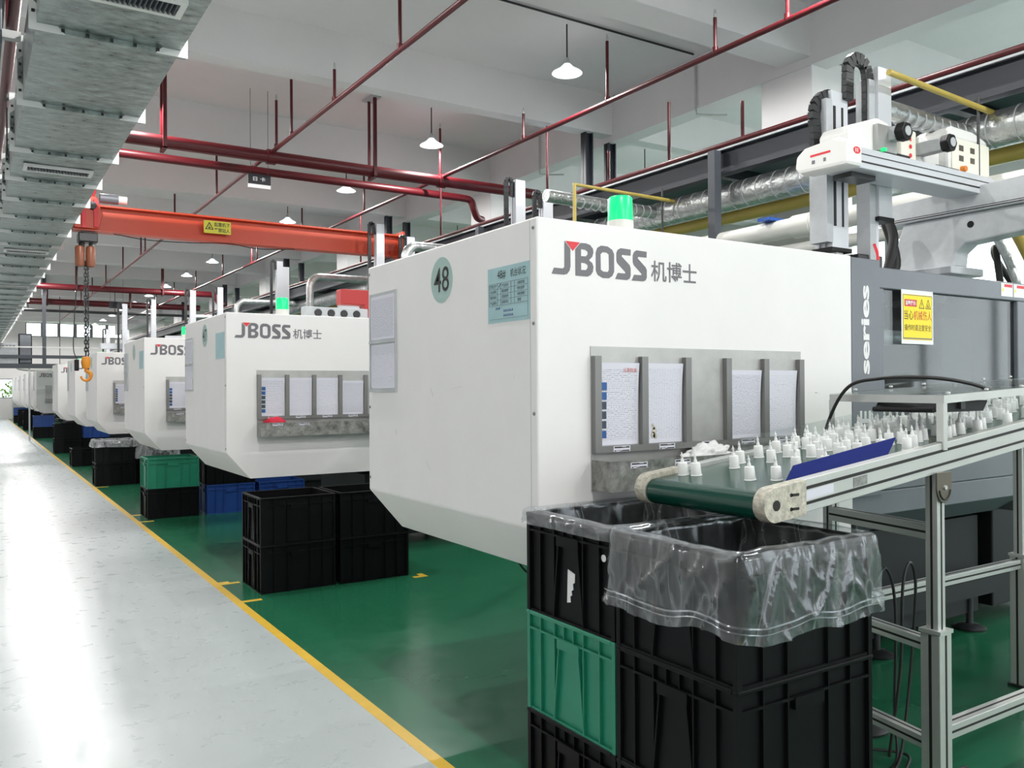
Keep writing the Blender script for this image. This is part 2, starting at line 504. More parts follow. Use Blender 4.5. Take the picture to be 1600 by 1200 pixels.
def sheet_mesh(name, w, h, material, t=0.0015, curl=0.0):
    """thin sheet in XZ, facing -Y, lower left at origin, with UVs 0..1 on every face"""
    key = ('sheet', name, round(w, 4), round(h, 4), material, t, curl)
    if key in _tc: return _tc[key]
    n = 6
    vs = []; fs = []
    for j in range(n + 1):
        z = h * j / n
        off = -curl * (j / n) ** 3
        for (x, y) in ((0, 0), (w, 0), (w, t), (0, t)):
            vs.append((x, y + off, z))
    for j in range(n):
        for k in range(4):
            k2 = (k + 1) % 4
            fs.append((j * 4 + k, j * 4 + k2, (j + 1) * 4 + k2, (j + 1) * 4 + k))
    fs.append((3, 2, 1, 0)); fs.append(tuple(n * 4 + k for k in range(4)))
    me = bpy.data.meshes.new(name)
    me.from_pydata(vs, [], fs)
    uv = me.uv_layers.new(name='uv')
    for p in me.polygons:
        for li in p.loop_indices:
            c = me.vertices[me.loops[li].vertex_index].co
            uv.data[li].uv = (c.x / w, c.z / h)
    me.materials.append(M[material])
    _tc[key] = me
    return me


def arc(c, r, a0, a1, n, plane='xz'):
    out = []
    for i in range(n + 1):
        t = R(a0 + (a1 - a0) * i / n)
        p, q = r * math.cos(t), r * math.sin(t)
        out.append({'xz': (c[0] + p, c[1], c[2] + q), 'xy': (c[0] + p, c[1] + q, c[2]), 'yz': (c[0], c[1] + p, c[2] + q)}[plane])
    return out


def bez(p, n=14):
    """smooth path through points (Catmull-Rom)"""
    p = [Vector(q) for q in p]
    q = [p[0] * 2 - p[1]] + p + [p[-1] * 2 - p[-2]]
    out = []
    for i in range(1, len(q) - 2):
        for k in range(n):
            t = k / n
            a, b, c, d = q[i - 1], q[i], q[i + 1], q[i + 2]
            out.append(0.5 * ((2 * b) + (c - a) * t + (2 * a - 5 * b + 4 * c - d) * t * t + (3 * b - a - 3 * c + d) * t ** 3))
    out.append(p[-1])
    return out

# ================================================================== THE BUILDING
XW0, XW1, YW0, YW1, ZC = -7.0, 13.0, -7.0, 52.5, 5.2
LINE0, LINE1 = 1.565, 1.622
struct('floor', MB().box(XW0, LINE1 - 0.02, YW0, YW1, -0.2, 0), 'floor')
struct('floor_green_coat', MB().box(LINE1 - 0.02, XW1, YW0, YW1, -0.2, 0), 'greenfloor')
struct('ceiling', MB().box(XW0, XW1, YW0, YW1, ZC, ZC + 0.15), 'concrete')
struct('wall_left', MB().box(XW0 - 0.2, XW0, YW0, YW1, 0, ZC), 'wall')
wr = MB().box(XW1, XW1 + 0.2, YW0, YW1, 0, 1.0).box(XW1, XW1 + 0.2, YW0, YW1, 4.5, ZC)
ADDEDWIN = [(-5.0, -0.4), (0.6, 5.0), (6.2, 11.0)]  # openings added in the unseen right wall to let daylight in
ys_ = [YW0] + [v for p in ADDEDWIN for v in p] + [YW1]
for a_, b_ in zip(ys_[0::2], ys_[1::2]): wr.box(XW1, XW1 + 0.2, a_, b_, 1.0, 4.5)
struct('wall_right', wr, 'wall')
wb_ = MB().box(XW0, XW1, YW0 - 0.2, YW0, 0, 1.0).box(XW0, XW1, YW0 - 0.2, YW0, 4.5, ZC)
wb_.box(XW0, 3.0, YW0 - 0.2, YW0, 1.0, 4.5).box(11.5, XW1, YW0 - 0.2, YW0, 1.0, 4.5)
struct('wall_back', wb_, 'wall')
fw = MB()
fw.box(XW0, -0.6, YW1, YW1 + 0.25, 0, ZC)
fw.box(-0.6, 1.9, YW1, YW1 + 0.25, 0, 1.1).box(-0.6, 1.9, YW1, YW1 + 0.25, 2.15, ZC)
fw.box(1.9, 2.45, YW1, YW1 + 0.25, 0, ZC)
fw.box(2.45, 7.25, YW1, YW1 + 0.25, 0, 4.42)
fw.box(7.25, XW1, YW1, YW1 + 0.25, 0, ZC)
struct('wall_far', fw, 'wall')


def window(name, x0, x1, z0, z1, n):
    o = struct(name, MB().box(x0, x1, YW1 + 0.02, YW1 + 0.12, z0, z0 + 0.05).box(x0, x1, YW1 + 0.02, YW1 + 0.12, z1 - 0.05, z1)
               .box(x0, x0 + 0.06, YW1 + 0.02, YW1 + 0.12, z0 + 0.05, z1 - 0.05).box(x1 - 0.06, x1, YW1 + 0.02, YW1 + 0.12, z0 + 0.05, z1 - 0.05), 'winframe')
    st = (x1 - x0) / n
    mull = mesh('mullion', MB().box(-0.08, 0.08, YW1 + 0.02, YW1 + 0.12, z0 + 0.05, z1 - 0.05), 'winframe')
    pane = mesh('pane', MB().box(0.08, st - 0.08, YW1 + 0.06, YW1 + 0.07, z0 + 0.05, z1 - 0.05), 'glass')
    for k in range(n):
        obj('pane', pane, None, o, (x0 + st * k, 0, 0))
        if k: obj('mullion', mull, None, o, (x0 + st * k, 0, 0))
    return o


window('window_1', 2.45, 7.25, 4.42, 5.2, 6)
window('window_2', -0.6, 1.9, 1.1, 2.15, 3)

def added_window(name, along, fixed, a0, a1, z0, z1, n):
    """unseen framed window added for daylight in the right wall (along y) or the back wall (along x)"""
    B = (lambda p0, p1, t0, t1, q0, q1: MB().box(fixed + t0, fixed + t1, p0, p1, q0, q1)) if along == 'y' else (lambda p0, p1, t0, t1, q0, q1: MB().box(p0, p1, fixed + t0, fixed + t1, q0, q1))
    o = struct(name, B(a0, a1, 0.02, 0.1, z0, z0 + 0.06), 'winframe')
    obj('head', B(a0, a1, 0.02, 0.1, z1 - 0.06, z1), 'winframe', o)
    st = (a1 - a0) / n
    for k_ in range(n + 1):
        c_ = min(max(a0 + st * k_, a0 + 0.03), a1 - 0.03)
        obj('mullion', B(c_ - 0.03, c_ + 0.03, 0.02, 0.1, z0 + 0.06, z1 - 0.06), 'winframe', o)
        if k_ < n: obj('pane', B(a0 + st * k_ + 0.03, a0 + st * (k_ + 1) - 0.03, 0.055, 0.062, z0 + 0.06, z1 - 0.06), 'glass', o)
    return o


for k_, (a_, b_) in enumerate(ADDEDWIN): added_window('window_%d' % (k_ + 3), 'y', XW1, a_, b_, 1.0, 4.5, 4)  # out of view, added to brighten the right side with daylight
added_window('window_6', 'x', YW0 - 0.12, 3.0, 11.5, 1.0, 4.5, 6)  # out of view, added for daylight on the camera-facing sides

beamA = mesh('ceiling_beam', MB().box(XW0, XW1, 0, 0.36, 4.7, ZC), 'concrete')
beamB = mesh('ceiling_beam', MB().box(XW0, XW1, 0, 0.20, 4.7, ZC), 'concrete')
k = 0
for i in range(-4, 14):
    y = 5.3 + 3.0 * i
    obj('ceiling_beam', beamA if i % 2 == 0 else beamB, None, None, (0, y, 0), kind='structure')
struct('ceiling_girder', MB().box(6.84, 7.08, YW0, YW1, 4.62, ZC - 0.002), 'concrete')
colm = mesh('column', MB().box(6.85, 7.47, 0, 0.62, 0, ZC - 0.001), 'concrete')
for i in range(-2, 8):
    obj('column', colm, None, None, (0, 5.3 + 6 * i, 0), kind='structure', bevel=0.012)

# floor markings
tag(obj('floor_line', MB().box(LINE0, LINE1, YW0 + 0.05, YW1 - 0.05, 0.0, 0.0015), 'yellow'),
    'long yellow painted line between grey aisle and green floor', 'floor marking')
for lab, polys in (
        ('pair of short yellow ticks beside the tall black crate stack', [(1.622, 1.76, 6.10, 6.15), (1.622, 1.77, 6.74, 6.79), (1.622, 1.70, 6.79, 6.84)]),
        ('yellow corner mark at the foot of the second black crate stack', [(2.98, 3.10, 6.12, 6.17), (3.05, 3.10, 6.17, 6.24)]),
        ('short yellow ticks in front of the green crate stack', [(1.622, 1.77, 10.44, 10.50), (1.622, 1.78, 11.03, 11.1)]),
        ('short yellow tick before the bag-topped black crates', [(1.622, 1.80, 14.55, 14.62)])):
    t = thing('floor_tick', lab, 'floor marking', (polys[0][0], polys[0][2], 0))
    for p in polys: obj('stripe', MB().box(p[0] - polys[0][0], p[1] - polys[0][0], p[2] - polys[0][2], p[3] - polys[0][2], 0.0, 0.0012), 'yellow', t)

# ------------------------------------------------------------------ pendant lamps (real lights, one unseen row added as fill)
shade = mesh('shade', MB().lathe([(0.03, 0.10), (0.045, 0.085), (0.075, 0.055), (0.15, 0.008), (0.155, 0.0), (0.148, 0.002), (0.07, 0.045), (0.03, 0.07)], n=28), 'lampshade', True)
glow = mesh('bulb', MB().lathe([(0.0, -0.003), (0.07, -0.002), (0.12, 0.001), (0.122, 0.010), (0.0, 0.02)], n=24), 'lampglow', True)
socket = mesh('socket', MB().lathe([(0.012, 0.16), (0.022, 0.15), (0.03, 0.12), (0.035, 0.095), (0.0, 0.09)], n=12), 'silvergrey', True)
cable = mesh('cable', MB().tube([(0, 0, 0.155), (0, 0, 0.50)], 0.008, 6), 'blackmetal')
ORD = ['nearest', 'second', 'third', 'fourth', 'fifth', 'sixth', 'seventh', 'eighth', 'ninth', 'tenth', 'eleventh', 'twelfth', 'thirteenth', 'fourteenth', 'fifteenth', 'sixteenth']
ld = bpy.data.lights.new('lamp_light', 'SPOT')
ld.spot_size = R(178); ld.spot_blend = 0.27
ld.shadow_soft_size = 0.018; ld.energy = LAMP_W; ld.color = (1.0, 0.985, 0.965)


def lamp(x, y, label):
    t = thing('pendant_lamp', label, 'lamp', (x, y, 4.70), 0, 'pendant lamps under the ceiling')
    obj('shade', shade, None, t); obj('bulb', glow, None, t); obj('socket', socket, None, t); obj('cable', cable, None, t)
    l = bpy.data.objects.new('lamp_light', ld); COL.objects.link(l); l.parent = t; l.location = (0, 0, -0.022); l.rotation_euler = (0, 0, 0)


n = 0
for i in range(-4, 15):
    y = 6.9 + 3.0 * i
    vis = i >= 0
    if i == 13: pass
    lamp(5.1, y, ('%s lit pendant lamp in the row that runs over the machines' % ORD[i]) if vis else 'pendant lamp of the machine row behind the camera')
    if i % 1 == 0:
        lamp(1.5, y, 'pendant lamp above the metal air duct')
        if i % 2 == 0: lamp(-5.6, y, 'unseen pendant lamp added left of the aisle as fill')  # unseen row added to brighten the machine sides facing the aisle
    lamp(8.8, y, 'pendant lamp on the far side of the column row')

# ================================================================== OVERHEAD SERVICES
# ---- galvanised duct along the aisle
DX0, DX1, DZ0, DZ1 = 0.285, 0.985, 3.40, 3.78
duct = thing('air_duct', 'galvanised sheet metal air duct running along the aisle ceiling', 'duct', (0, 0, DZ0))
fl = [2.3, 3.62, 4.96, 6.32, 7.575, 8.62, 9.55, 10.5, 11.5, 12.5]
while fl[-1] < 42: fl.append(fl[-1] + 1.12)


def duct_sec(L):
    b = MB()
    h = DZ1 - DZ0
    # sheet with slight cross-break: bottom panel domed by a few mm
    b.add([(DX0, 0, 0), (DX1, 0, 0), (DX1, L, 0), (DX0, L, 0), ((DX0 + DX1) / 2, L / 2, -0.006),
           (DX0, 0, h), (DX1, 0, h), (DX1, L, h), (DX0, L, h)],
          [(0, 4, 1), (1, 4, 2), (2, 4, 3), (3, 4, 0), (0, 1, 6, 5), (1, 2, 7, 6), (2, 3, 8, 7), (3, 0, 5, 8), (5, 6, 7, 8)])
    return b


h = DZ1 - DZ0
flange = mesh('flange', MB().box(DX0 - 0.03, DX1 + 0.03, -0.02, 0.02, -0.03, -0.001).box(DX0 - 0.03, DX1 + 0.03, -0.02, 0.02, h + 0.001, h + 0.03)
              .box(DX0 - 0.03, DX0 - 0.001, -0.02, 0.02, -0.001, h + 0.001).box(DX1 + 0.001, DX1 + 0.03, -0.02, 0.02, -0.001, h + 0.001), 'galv')
clips = []
for sx, x in ((-1, DX0), (1, DX1)):
    for sz, z in ((-1, 0.0), (1, h)):
        a = (x + sx * 0.036, z + sz * 0.036)
        clips.append(mesh('corner_clip', MB().prism([a, (x - sx * 0.13, z + sz * 0.036), (x - sx * 0.10, z + sz * 0.004), (x + sx * 0.004, z - sz * 0.10), (x + sx * 0.036, z - sz * 0.13)], -0.028, -0.0205), 'galvclip'))
bolts = MB()
for q in range(5):
    x = DX0 + 0.12 + q * (DX1 - DX0 - 0.24) / 4
    bolts.box(x - 0.008, x + 0.008, -0.032, -0.0205, -0.026, -0.008)
    if q < 4:
        bolts.box(DX0 - 0.024, DX0 - 0.008, -0.032, -0.0205, 0.05 + q * 0.085, 0.066 + q * 0.085)
boltm = mesh('flange_clamp', bolts, 'blackmetal')
for a, b2 in zip(fl[:-1], fl[1:]):
    obj('duct_section', duct_sec(b2 - a), 'galv', duct, (0, a, 0))
for i, y in enumerate(fl):
    f = obj('flange', flange, None, duct, (0, y, 0))
    for c_ in clips: obj('corner_clip', c_, None, f)
    if i < 12: obj('flange_clamp', boltm, None, f, kind='stuff')
slat = mesh('slat', MB().add([(-0.003, 0, 0), (0.003, 0, 0), (0.012, 0, -0.016), (0.006, 0, -0.016),
                              (-0.003, 0.14, 0), (0.003, 0.14, 0), (0.012, 0.14, -0.016), (0.006, 0.14, -0.016)],
                             [(0, 1, 2, 3), (4, 7, 6, 5), (0, 4, 5, 1), (1, 5, 6, 2), (2, 6, 7, 3), (3, 7, 4, 0)]), 'steel_grey')
gx0, gx1 = 0.395, 0.855
grf = mesh('grille_frame', MB().box(gx0 - 0.03, gx1 + 0.03, -0.10, -0.07, -0.03, -0.008).box(gx0 - 0.03, gx1 + 0.03, 0.07, 0.10, -0.03, -0.008)
           .box(gx0 - 0.03, gx0, -0.07, 0.07, -0.03, -0.008).box(gx1, gx1 + 0.03, -0.07, 0.07, -0.03, -0.008), 'offwhite')
grb = mesh('grille_back', MB().box(gx0, gx1, -0.07, 0.07, -0.012, -0.008), 'black')
for y in (4.35, 8.10, 13.05, 17.6, 22.1):
    g = obj('grille', grf, None, duct, (0, y, 0))
    obj('grille_back', grb, None, g)
    for q in range(20):
        obj('slat', slat, None, g, (gx0 + 0.012 + q * (gx1 - gx0 - 0.03) / 19, -0.07, -0.012))
hang = MB()
hangm = mesh('hanger_rod', MB().tube([(DX0 - 0.045, 0, -0.03), (DX0 - 0.045, 0, ZC - DZ0)], 0.006, 6).tube([(DX1 + 0.045, 0, h), (DX1 + 0.045, 0, ZC - DZ0)], 0.006, 6)
             .box(DX0 - 0.06, DX1 + 0.06, -0.015, 0.015, h + 0.032, h + 0.05), 'blackmetal')
for y in (7.75, 13.7, 19.7, 25.7):
    obj('hanger_rod', hangm, None, duct, (0, y, 0), kind='stuff')

# red pipe hung on the aisle side of the duct
t = thing('fire_pipe', 'red fire pipe running along the left side of the air duct', 'pipe', (0.232, 0, 3.90))
obj('pipe', MB().tube([(0, 2.0, 0), (0, 45, 0)], 0.036, 14), 'red', t, smooth=True)
for y in (4.0, 7.3, 10.3, 16.0):
    obj('pipe_hanger', MB().box(-0.012, 0.012, y - 0.012, y + 0.012, 0.036, ZC - 3.90), 'red', t)
t = thing('dark_fixture', 'dark box fixture at the upper left edge beside the red pipe', 'fixture', (0.03, 6.2, 3.60))
obj('housing', MB().box(-0.14, 0.13, -0.3, 0.25, 0, 0.30), 'slate', t, bevel=0.008)
obj('lip', MB().box(-0.16, 0.15, -0.32, 0.27, 0.30, 0.335), 'blackmetal', t)
obj('bracket', MB().box(0.13, 0.24, -0.03, 0.03, 0.14, 0.19), 'offwhite', t)
obj('rod', MB().tube([(0, 0, 0.33), (0, 0, ZC - 3.60)], 0.012, 8), 'blackmetal', t)


def sprinkler_branch(x, label, risers, y0, y1):
    t = thing('sprinkler_pipe', label, 'pipe', (x, 0, 4.32))
    obj('pipe', MB().tube([(0, y0, 0), (0, y1, 0)], 0.0245, 12), 'red', t, smooth=True)
    for (y, z) in risers:
        r = obj('riser', MB().tube([(0, y, 0.02), (0, y, z - 4.32)], 0.016, 8), 'red', t, smooth=True)
        obj('coupling', MB().tube([(0, y, -0.001), (0, y, 0.05)], 0.026, 10), 'red', r, smooth=True)
        obj('sprinkler_head', MB().tube([(0, y, z - 4.32), (0, y, z - 4.29), (0, y, z - 4.25)], [0.012, 0.016, 0.006], 8), 'alu', r)
    return t


sprinkler_branch(3.0, 'thin red sprinkler branch pipe crossing the ceiling left of the lamps',
                 [(6.38, 4.98), (7.88, 4.64), (9.2, 4.95), (9.75, 4.88), (12.6, 5.0), (15.6, 5.0), (18.6, 5.0), (19.1, 5.0), (21.6, 5.0), (24.6, 5.0), (27.6, 5.0), (30.6, 5.0)], 1.0, 38)
sprinkler_branch(5.28, 'thin red sprinkler branch pipe crossing the ceiling right of the lamps',
                 [(4.3, 4.9), (5.05, 4.62), (6.48, 4.92), (7.98, 4.62), (10.0, 4.98), (12.6, 5.0), (15.6, 5.0), (18.6, 5.0), (19.0, 5.0), (21.6, 5.0), (24.6, 5.0), (27.6, 5.0), (30.6, 5.0)], 0.5, 38)


def cross_main(y, z, r, label, x0, x1, hangers, elbow=False):
    t = thing('fire_main', label, 'pipe', (0, y, z))
    pts = [(x0, 0, 0), (x1, 0, 0)]
    if elbow:
        pts += bez([(x1, 0, 0), (x1 + 0.16, 0, -0.02), (x1 + 0.22, 0, -0.14), (x1 + 0.30, 0.05, -0.24), (x1 + 0.42, 0.1, -0.26)], 5)[1:]
    obj('pipe', MB().tube(pts, r, 16), 'red', t, smooth=True)
    for x in hangers:
        hgr = obj('pipe_hanger', MB().box(x - 0.02, x + 0.02, -r - 0.04, -r - 0.005, -r - 0.02, ZC - z - 0.02)
                  .box(x - 0.02, x + 0.02, -r - 0.04, r + 0.03, -r - 0.03, -r - 0.004)
                  .box(x - 0.015, x + 0.015, r + 0.006, r + 0.03, -r - 0.02, ZC - z - 0.02), 'red', t)
        obj('ceiling_plate', MB().box(x - 0.07, x + 0.07, -r - 0.07, r + 0.07, ZC - z - 0.02, ZC - z - 0.002), 'silvergrey', hgr)
    for x in (3.0, 5.28):
        if abs(y - 9.97) < 0.2:
            obj('clamp', MB().tube([(x - 0.05, 0, 0), (x + 0.05, 0, 0)], r + 0.018, 16), 'red', t, smooth=True)
    return t


cross_main(9.97, 4.27, 0.072, 'thick red fire main crossing the ceiling nearest the camera', 0.6, 6.84, [1.80, 4.29])
cross_main(10.56, 4.235, 0.052, 'dark red fire pipe running just behind the nearest thick main', 0.6, 5.9, [], True)
cross_main(25.7, 4.30, 0.085, 'red fire main with a dropped end beyond the orange crane', 0.9, 5.9, [2.4, 4.6], True)
cross_main(30.2, 4.30, 0.10, 'red fire main crossing farthest down the hall', 0.9, 6.6, [2.0, 4.4])
t = thing('drain_pipe', 'thin black pipe under the farthest red fire main', 'pipe', (0, 30.6, 4.05))
obj('pipe', MB().tube([(-4, 0, 0), (6.6, 0, 0)], 0.045, 10), 'blackmetal', t, smooth=True)
for x in (-1, 1.5, 4, 6.4): obj('rod', MB().tube([(x, 0, 0), (x, 0, ZC - 4.05)], 0.012, 6), 'blackmetal', t)

# hanging sign
t = thing('hanging_sign', 'small black hanging sign with two white characters under the red pipe', 'sign', (2.85, 10.40, 3.985))
obj('board', MB().box(0, 0.275, 0, 0.012, 0.045, 0.17), 'signblack', t)
obj('lower_strip', MB().box(0, 0.275, -0.001, 0.013, 0, 0.045), 'label', t)
obj('lettering', text_data('日 卡', 0.15, 0.052, 'label', 0.0), None, t, (0.06, -0.001, 0.085), FY)
for x in (0.03, 0.245): obj('wire', MB().tube([(x, 0.006, 0.17), (x, 0.006, ZC - 3.985)], 0.003, 5), 'blackmetal', t)
t = thing('hanging_sign', 'small black hanging sign far down the hall beside the chain', 'sign', (3.45, 27.6, 3.95))
obj('board', MB().box(0, 0.42, 0, 0.02, 0, 0.20), 'signblack', t)
for x in (0.03, 0.38): obj('wire', MB().tube([(x, 0.01, 0.20), (x, 0.01, ZC - 3.95)], 0.004, 5), 'blackmetal', t)

# grey conduit on the slab and down the girder
tag(obj('conduit', MB().tube([(-3, 6.75, ZC - 0.02), (6.72, 6.75, ZC - 0.02)], 0.011, 8), 'blackmetal', smooth=True), 'thin dark conduit line along the ceiling slab by the nearest lamp', 'conduit')
for lab, y in (('grey conduit dropping down the girder near the closest column', 6.82), ('second grey conduit drop on the girder above the robot posts', 9.9)):
    tag(obj('conduit_drop', MB().tube([(6.815, y, 5.15), (6.815, y, 4.62), (6.815, y - 0.02, 4.55), (6.95, y - 0.10, 4.54), (7.1, y - 0.2, 4.54)], 0.012, 8), 'alu', smooth=True), lab, 'conduit')

# ---- dark steel platform hung over the machine row
plat = thing('steel_platform', 'dark blue steel service platform hung above the machines', 'platform', (5.6, 0, 3.30))
PY0, PY1 = 0.5, 46
obj('edge_beam', MB().box(-0.05, 0.05, PY0, PY1, 0.28, 0.30).box(-0.008, 0.008, PY0, PY1, 0.10, 0.28).box(-0.05, 0.05, PY0, PY1, 0.08, 0.10), 'steel_blue', plat)
obj('far_beam', MB().box(0.86, 0.96, PY0, PY1, 0.28, 0.30).box(0.90, 0.916, PY0, PY1, 0.02, 0.28).box(0.86, 0.96, PY0, PY1, 0.0, 0.02), 'steel_blue', plat)
obj('deck', MB().box(0.05, 0.86, PY0, PY1, 0.20, 0.215), 'deck', plat)
obj('edge_rail', MB().box(-0.065, -0.05, PY0, PY1, 0.285, 0.30), 'silvergrey', plat)
jm = mesh('joist', MB().box(0.02, 0.89, -0.035, 0.035, 0.10, 0.20), 'steel_blue')
for i in range(16): obj('joist', jm, None, plat, (0, 1.0 + i * 2.15 + 0.1, 0))
pm = mesh('post', MB().box(-0.04, 0.04, -0.04, 0.04, -3.30, 0.28).box(-0.09, 0.09, -0.09, 0.09, -3.30, -3.285), 'steel_grey')
for y in (5.28, 9.35, 11.61, 17.4, 21.4): obj('post', pm, None, plat, (-0.10, y, 0))
hm = mesh('hanger', MB().box(-0.06, 0.06, -0.01, 0.01, 0.30, 1.40).box(-0.06, -0.045, -0.05, 0.05, 0.30, 1.40).box(0.045, 0.06, -0.05, 0.05, 0.30, 1.40), 'steel_blue')
hm2 = mesh('hanger', MB().box(-0.06, 0.06, -0.01, 0.01, 0.30, 1.32).box(-0.06, -0.045, -0.05, 0.05, 0.30, 1.32).box(0.045, 0.06, -0.05, 0.05, 0.30, 1.32).box(-0.4, 0.06, -0.05, 0.05, 0.30, 0.34), 'steel_blue')
for i, y in enumerate((2.4, 8.4, 14.4, 20.4, 26.4, 32.4)):
    obj('hanger', hm, None, plat, (0.91, y, 0)); obj('hanger', hm2, None, plat, (1.28, y, 0))
t = thing('sprinkler_pipe', 'dark red pipe running along the top edge of the steel platform', 'pipe', (5.55, 0, 3.63))
obj('pipe', MB().tube([(0, 0.5, 0), (0, 46, 0)], 0.022, 10), 'red', t, smooth=True)
for y, z in ((2.62, 4.35), (5.0, 3.95), (5.9, 4.2), (6.8, 3.95), (7.9, 4.5), (10.5, 4.5), (13.4, 4.5)):
    obj('riser', MB().tube([(0, y, 0), (0, y, z - 3.63)], 0.016, 8), 'red', t, smooth=True)

# ---- pipes along the row, over the machines
def wrapped(pts, r, material, name, parent, wraps=True, step=0.16):
    o = obj(name, MB().tube(pts, r, 18), material, parent, smooth=True)
    if wraps:
        a, b = Vector(pts[0]), Vector(pts[-1])
        d = b - a; L = d.length; d.normalize()
        wb = MB()
        k = step
        while k < L:
            p = a + d * k
            wb.tube([p - d * 0.004 + Vector((0, 0, 0)), p + d * 0.004], r + 0.003, 18)
            k += step * (0.8 + 0.4 * rnd.random())
        so = obj('wrap_band', wb, 'silvergrey', o, kind='stuff')
    return o


SX, SZ, SR = 5.75, 3.215, 0.124
t = thing('insulated_pipe', 'large foil-wrapped silver pipe running over the machine row', 'pipe', (SX, 0, SZ))
wrapped([(0, 1.2, 0), (0, 16, 0)], SR, 'foil', 'pipe', t)
obj('pipe_extension', MB().tube([(0, 16, 0), (0, 46, 0)], SR, 14), 'foil', t, smooth=True)
for y in (4.0, 8.1, 12.2, 16.3): obj('strap', MB().tube([(0, y, SR - 0.01), (0, y, 0.30)], 0.012, 6), 'blackmetal', t)
t = thing('gas_pipe', 'yellow gas pipe below the silver insulated pipe', 'pipe', (6.05, 0, 3.12))
obj('pipe', MB().tube([(0, 1.0, 0), (0, 46, 0)], 0.066, 14), 'ypipe', t, smooth=True)
for y in (3.4, 7.0, 11, 15): obj('strap', MB().tube([(0, y, 0.05), (0, y, 0.30)], 0.01, 6), 'blackmetal', t)
t = thing('plastic_pipe', 'white plastic pipe running behind the nearest machine top', 'pipe', (5.55, 0, 2.785))
obj('pipe', MB().tube([(0, 2.6, 0), (0, 9.0, 0)], 0.08, 16), 'pvc', t, smooth=True)
obj('coupling', MB().tube([(0, 4.28, 0), (0, 4.46, 0)], 0.094, 16), 'pvc', t, smooth=True)
obj('lower_run', MB().tube([(0.05, 2.6, -0.17), (0.05, 9.0, -0.17)], 0.05, 12), 'pvc', t, smooth=True)
obj('saddle', MB().box(-0.12, 0.12, 4.62, 4.74, 0.075, 0.10), 'bluetape', t)
obj('strap', MB().tube([(0, 6.0, 0.06), (0, 6.0, 0.62)], 0.01, 6).tube([(0, 3.0, 0.06), (0, 3.0, 0.62)], 0.01, 6), 'blackmetal', t)
for i, (y, z, x0, lab) in enumerate(((3.13, 3.20, 4.60, 'silver foil hose reaching from the nearest robot to the insulated pipe'),
                                     (6.22, 3.22, 4.35, 'silver foil hose with taped joints behind the green beacon'),
                                     (9.28, 3.24, 4.42, 'silver foil elbow hose rising behind the top edge of machine 48'),
                                     (12.7, 3.26, 4.42, 'silver foil elbow hose rising above machine 47'),
                                     (17.0, 3.26, 4.42, 'dull silver elbow hose rising above the third machine'),
                                     (21.2, 3.26, 4.42, 'dull silver elbow hose rising above the fourth machine'))):
    t = thing('foil_hose', lab, 'hose', (x0, y, 0))
    pts = [(0, 0, 2.10 if i > 1 else 2.6)] + arc((0.16, 0, z - 0.16), 0.16, 180, 90, 8) + [(SX - x0 - 0.02, 0, z)]
    if i < 2: pts = [(0, 0, z + 0.02), (SX - x0 - 0.02, 0, z)]
    obj('hose', MB().tube(pts, 0.058, 14), 'foil', t, smooth=True)
    wb = MB()
    x = 0.3
    while x < SX - x0 - 0.2:
        wb.tube([(x, 0, z), (x + 0.008, 0, z)], 0.0615, 14); x += 0.09
    obj('tape_band', wb, 'silvergrey', t, kind='stuff')
for lab, p in (('thin yellow gas pipe above the robot on the nearest machine', [(4.55, 2.98, 3.36), (6.02, 2.98, 3.30)]),
               ('thin yellow gas pipe bent over behind the green beacon', [(4.47, 5.95, 2.6), (4.47, 5.95, 3.30), (6.02, 5.95, 3.28)])):
    tag(obj('gas_branch', MB().tube(p, 0.019, 10), 'ypipe', smooth=True), lab, 'pipe')

# ---- orange jib crane on a platform post
t = thing('jib_crane', 'orange steel jib crane beam reaching across the hall from a dark post', 'crane', (0, 11.61, 3.475))
obj('beam', MB().prism([(-0.10, 0), (0.10, 0), (0.10, 0.022), (0.012, 0.03), (0.012, 0.30), (0.10, 0.308), (0.10, 0.33), (-0.10, 0.33), (-0.10, 0.308), (-0.012, 0.30), (-0.012, 0.03), (-0.10, 0.022)], 1.05, 5.42, axis='x'), 'orange', t)
obj('end_plate', MB().box(5.42, 5.455, -0.13, 0.13, -0.06, 0.38), 'orange', t)
sg = obj('warning_sign', MB().box(2.572, 2.92, -0.106, -0.1005, 0.10, 0.265), 'signyellow2', t, label='yellow warning sign with black lettering')
obj('sign_backing', MB().box(2.60, 2.89, -0.1005, -0.0125, 0.12, 0.25), 'orange', t)
obj('lettering', text_data('起重机下', 0.20, 0.058, 'ink', 0.015), None, sg, (2.705, -0.1065, 0.192), FY)
obj('lettering', text_data('严禁站人', 0.20, 0.058, 'ink', 0.015), None, sg, (2.705, -0.1065, 0.118), FY)
obj('triangle', MB().prism([(2.588, 0.148), (2.698, 0.148), (2.643, 0.25)], -0.1075, -0.1062, holes=[[(2.606, 0.158), (2.680, 0.158), (2.643, 0.228)]]), 'ink', sg)
obj('load_mark', MB().prism([(2.625, 0.168), (2.640, 0.162), (2.664, 0.166), (2.655, 0.178), (2.643, 0.180), (2.650, 0.205), (2.644, 0.205), (2.635, 0.180)], -0.1075, -0.1062), 'ink', sg)
obj('power_cable', MB().tube(bez([(1.5, -0.05, -0.01), (1.9, -0.05, -0.05), (2.4, -0.05, -0.04), (2.9, -0.05, -0.01), (3.3, -0.05, -0.045), (3.8, -0.05, -0.01)], 6), 0.006, 6), 'rubber', t)
hoist = thing('chain_hoist', 'red chain hoist trolley with hanging chain at the crane tip', 'hoist', (1.20, 11.61, 3.475))
for sy in (-0.145, 0.12): obj('trolley_plate', MB().prism([(-0.15, 0.02), (0.12, 0.02), (0.17, 0.20), (0.10, 0.42), (-0.10, 0.42), (-0.16, 0.22)], sy, sy + 0.025), 'orange', hoist, bevel=0.01)
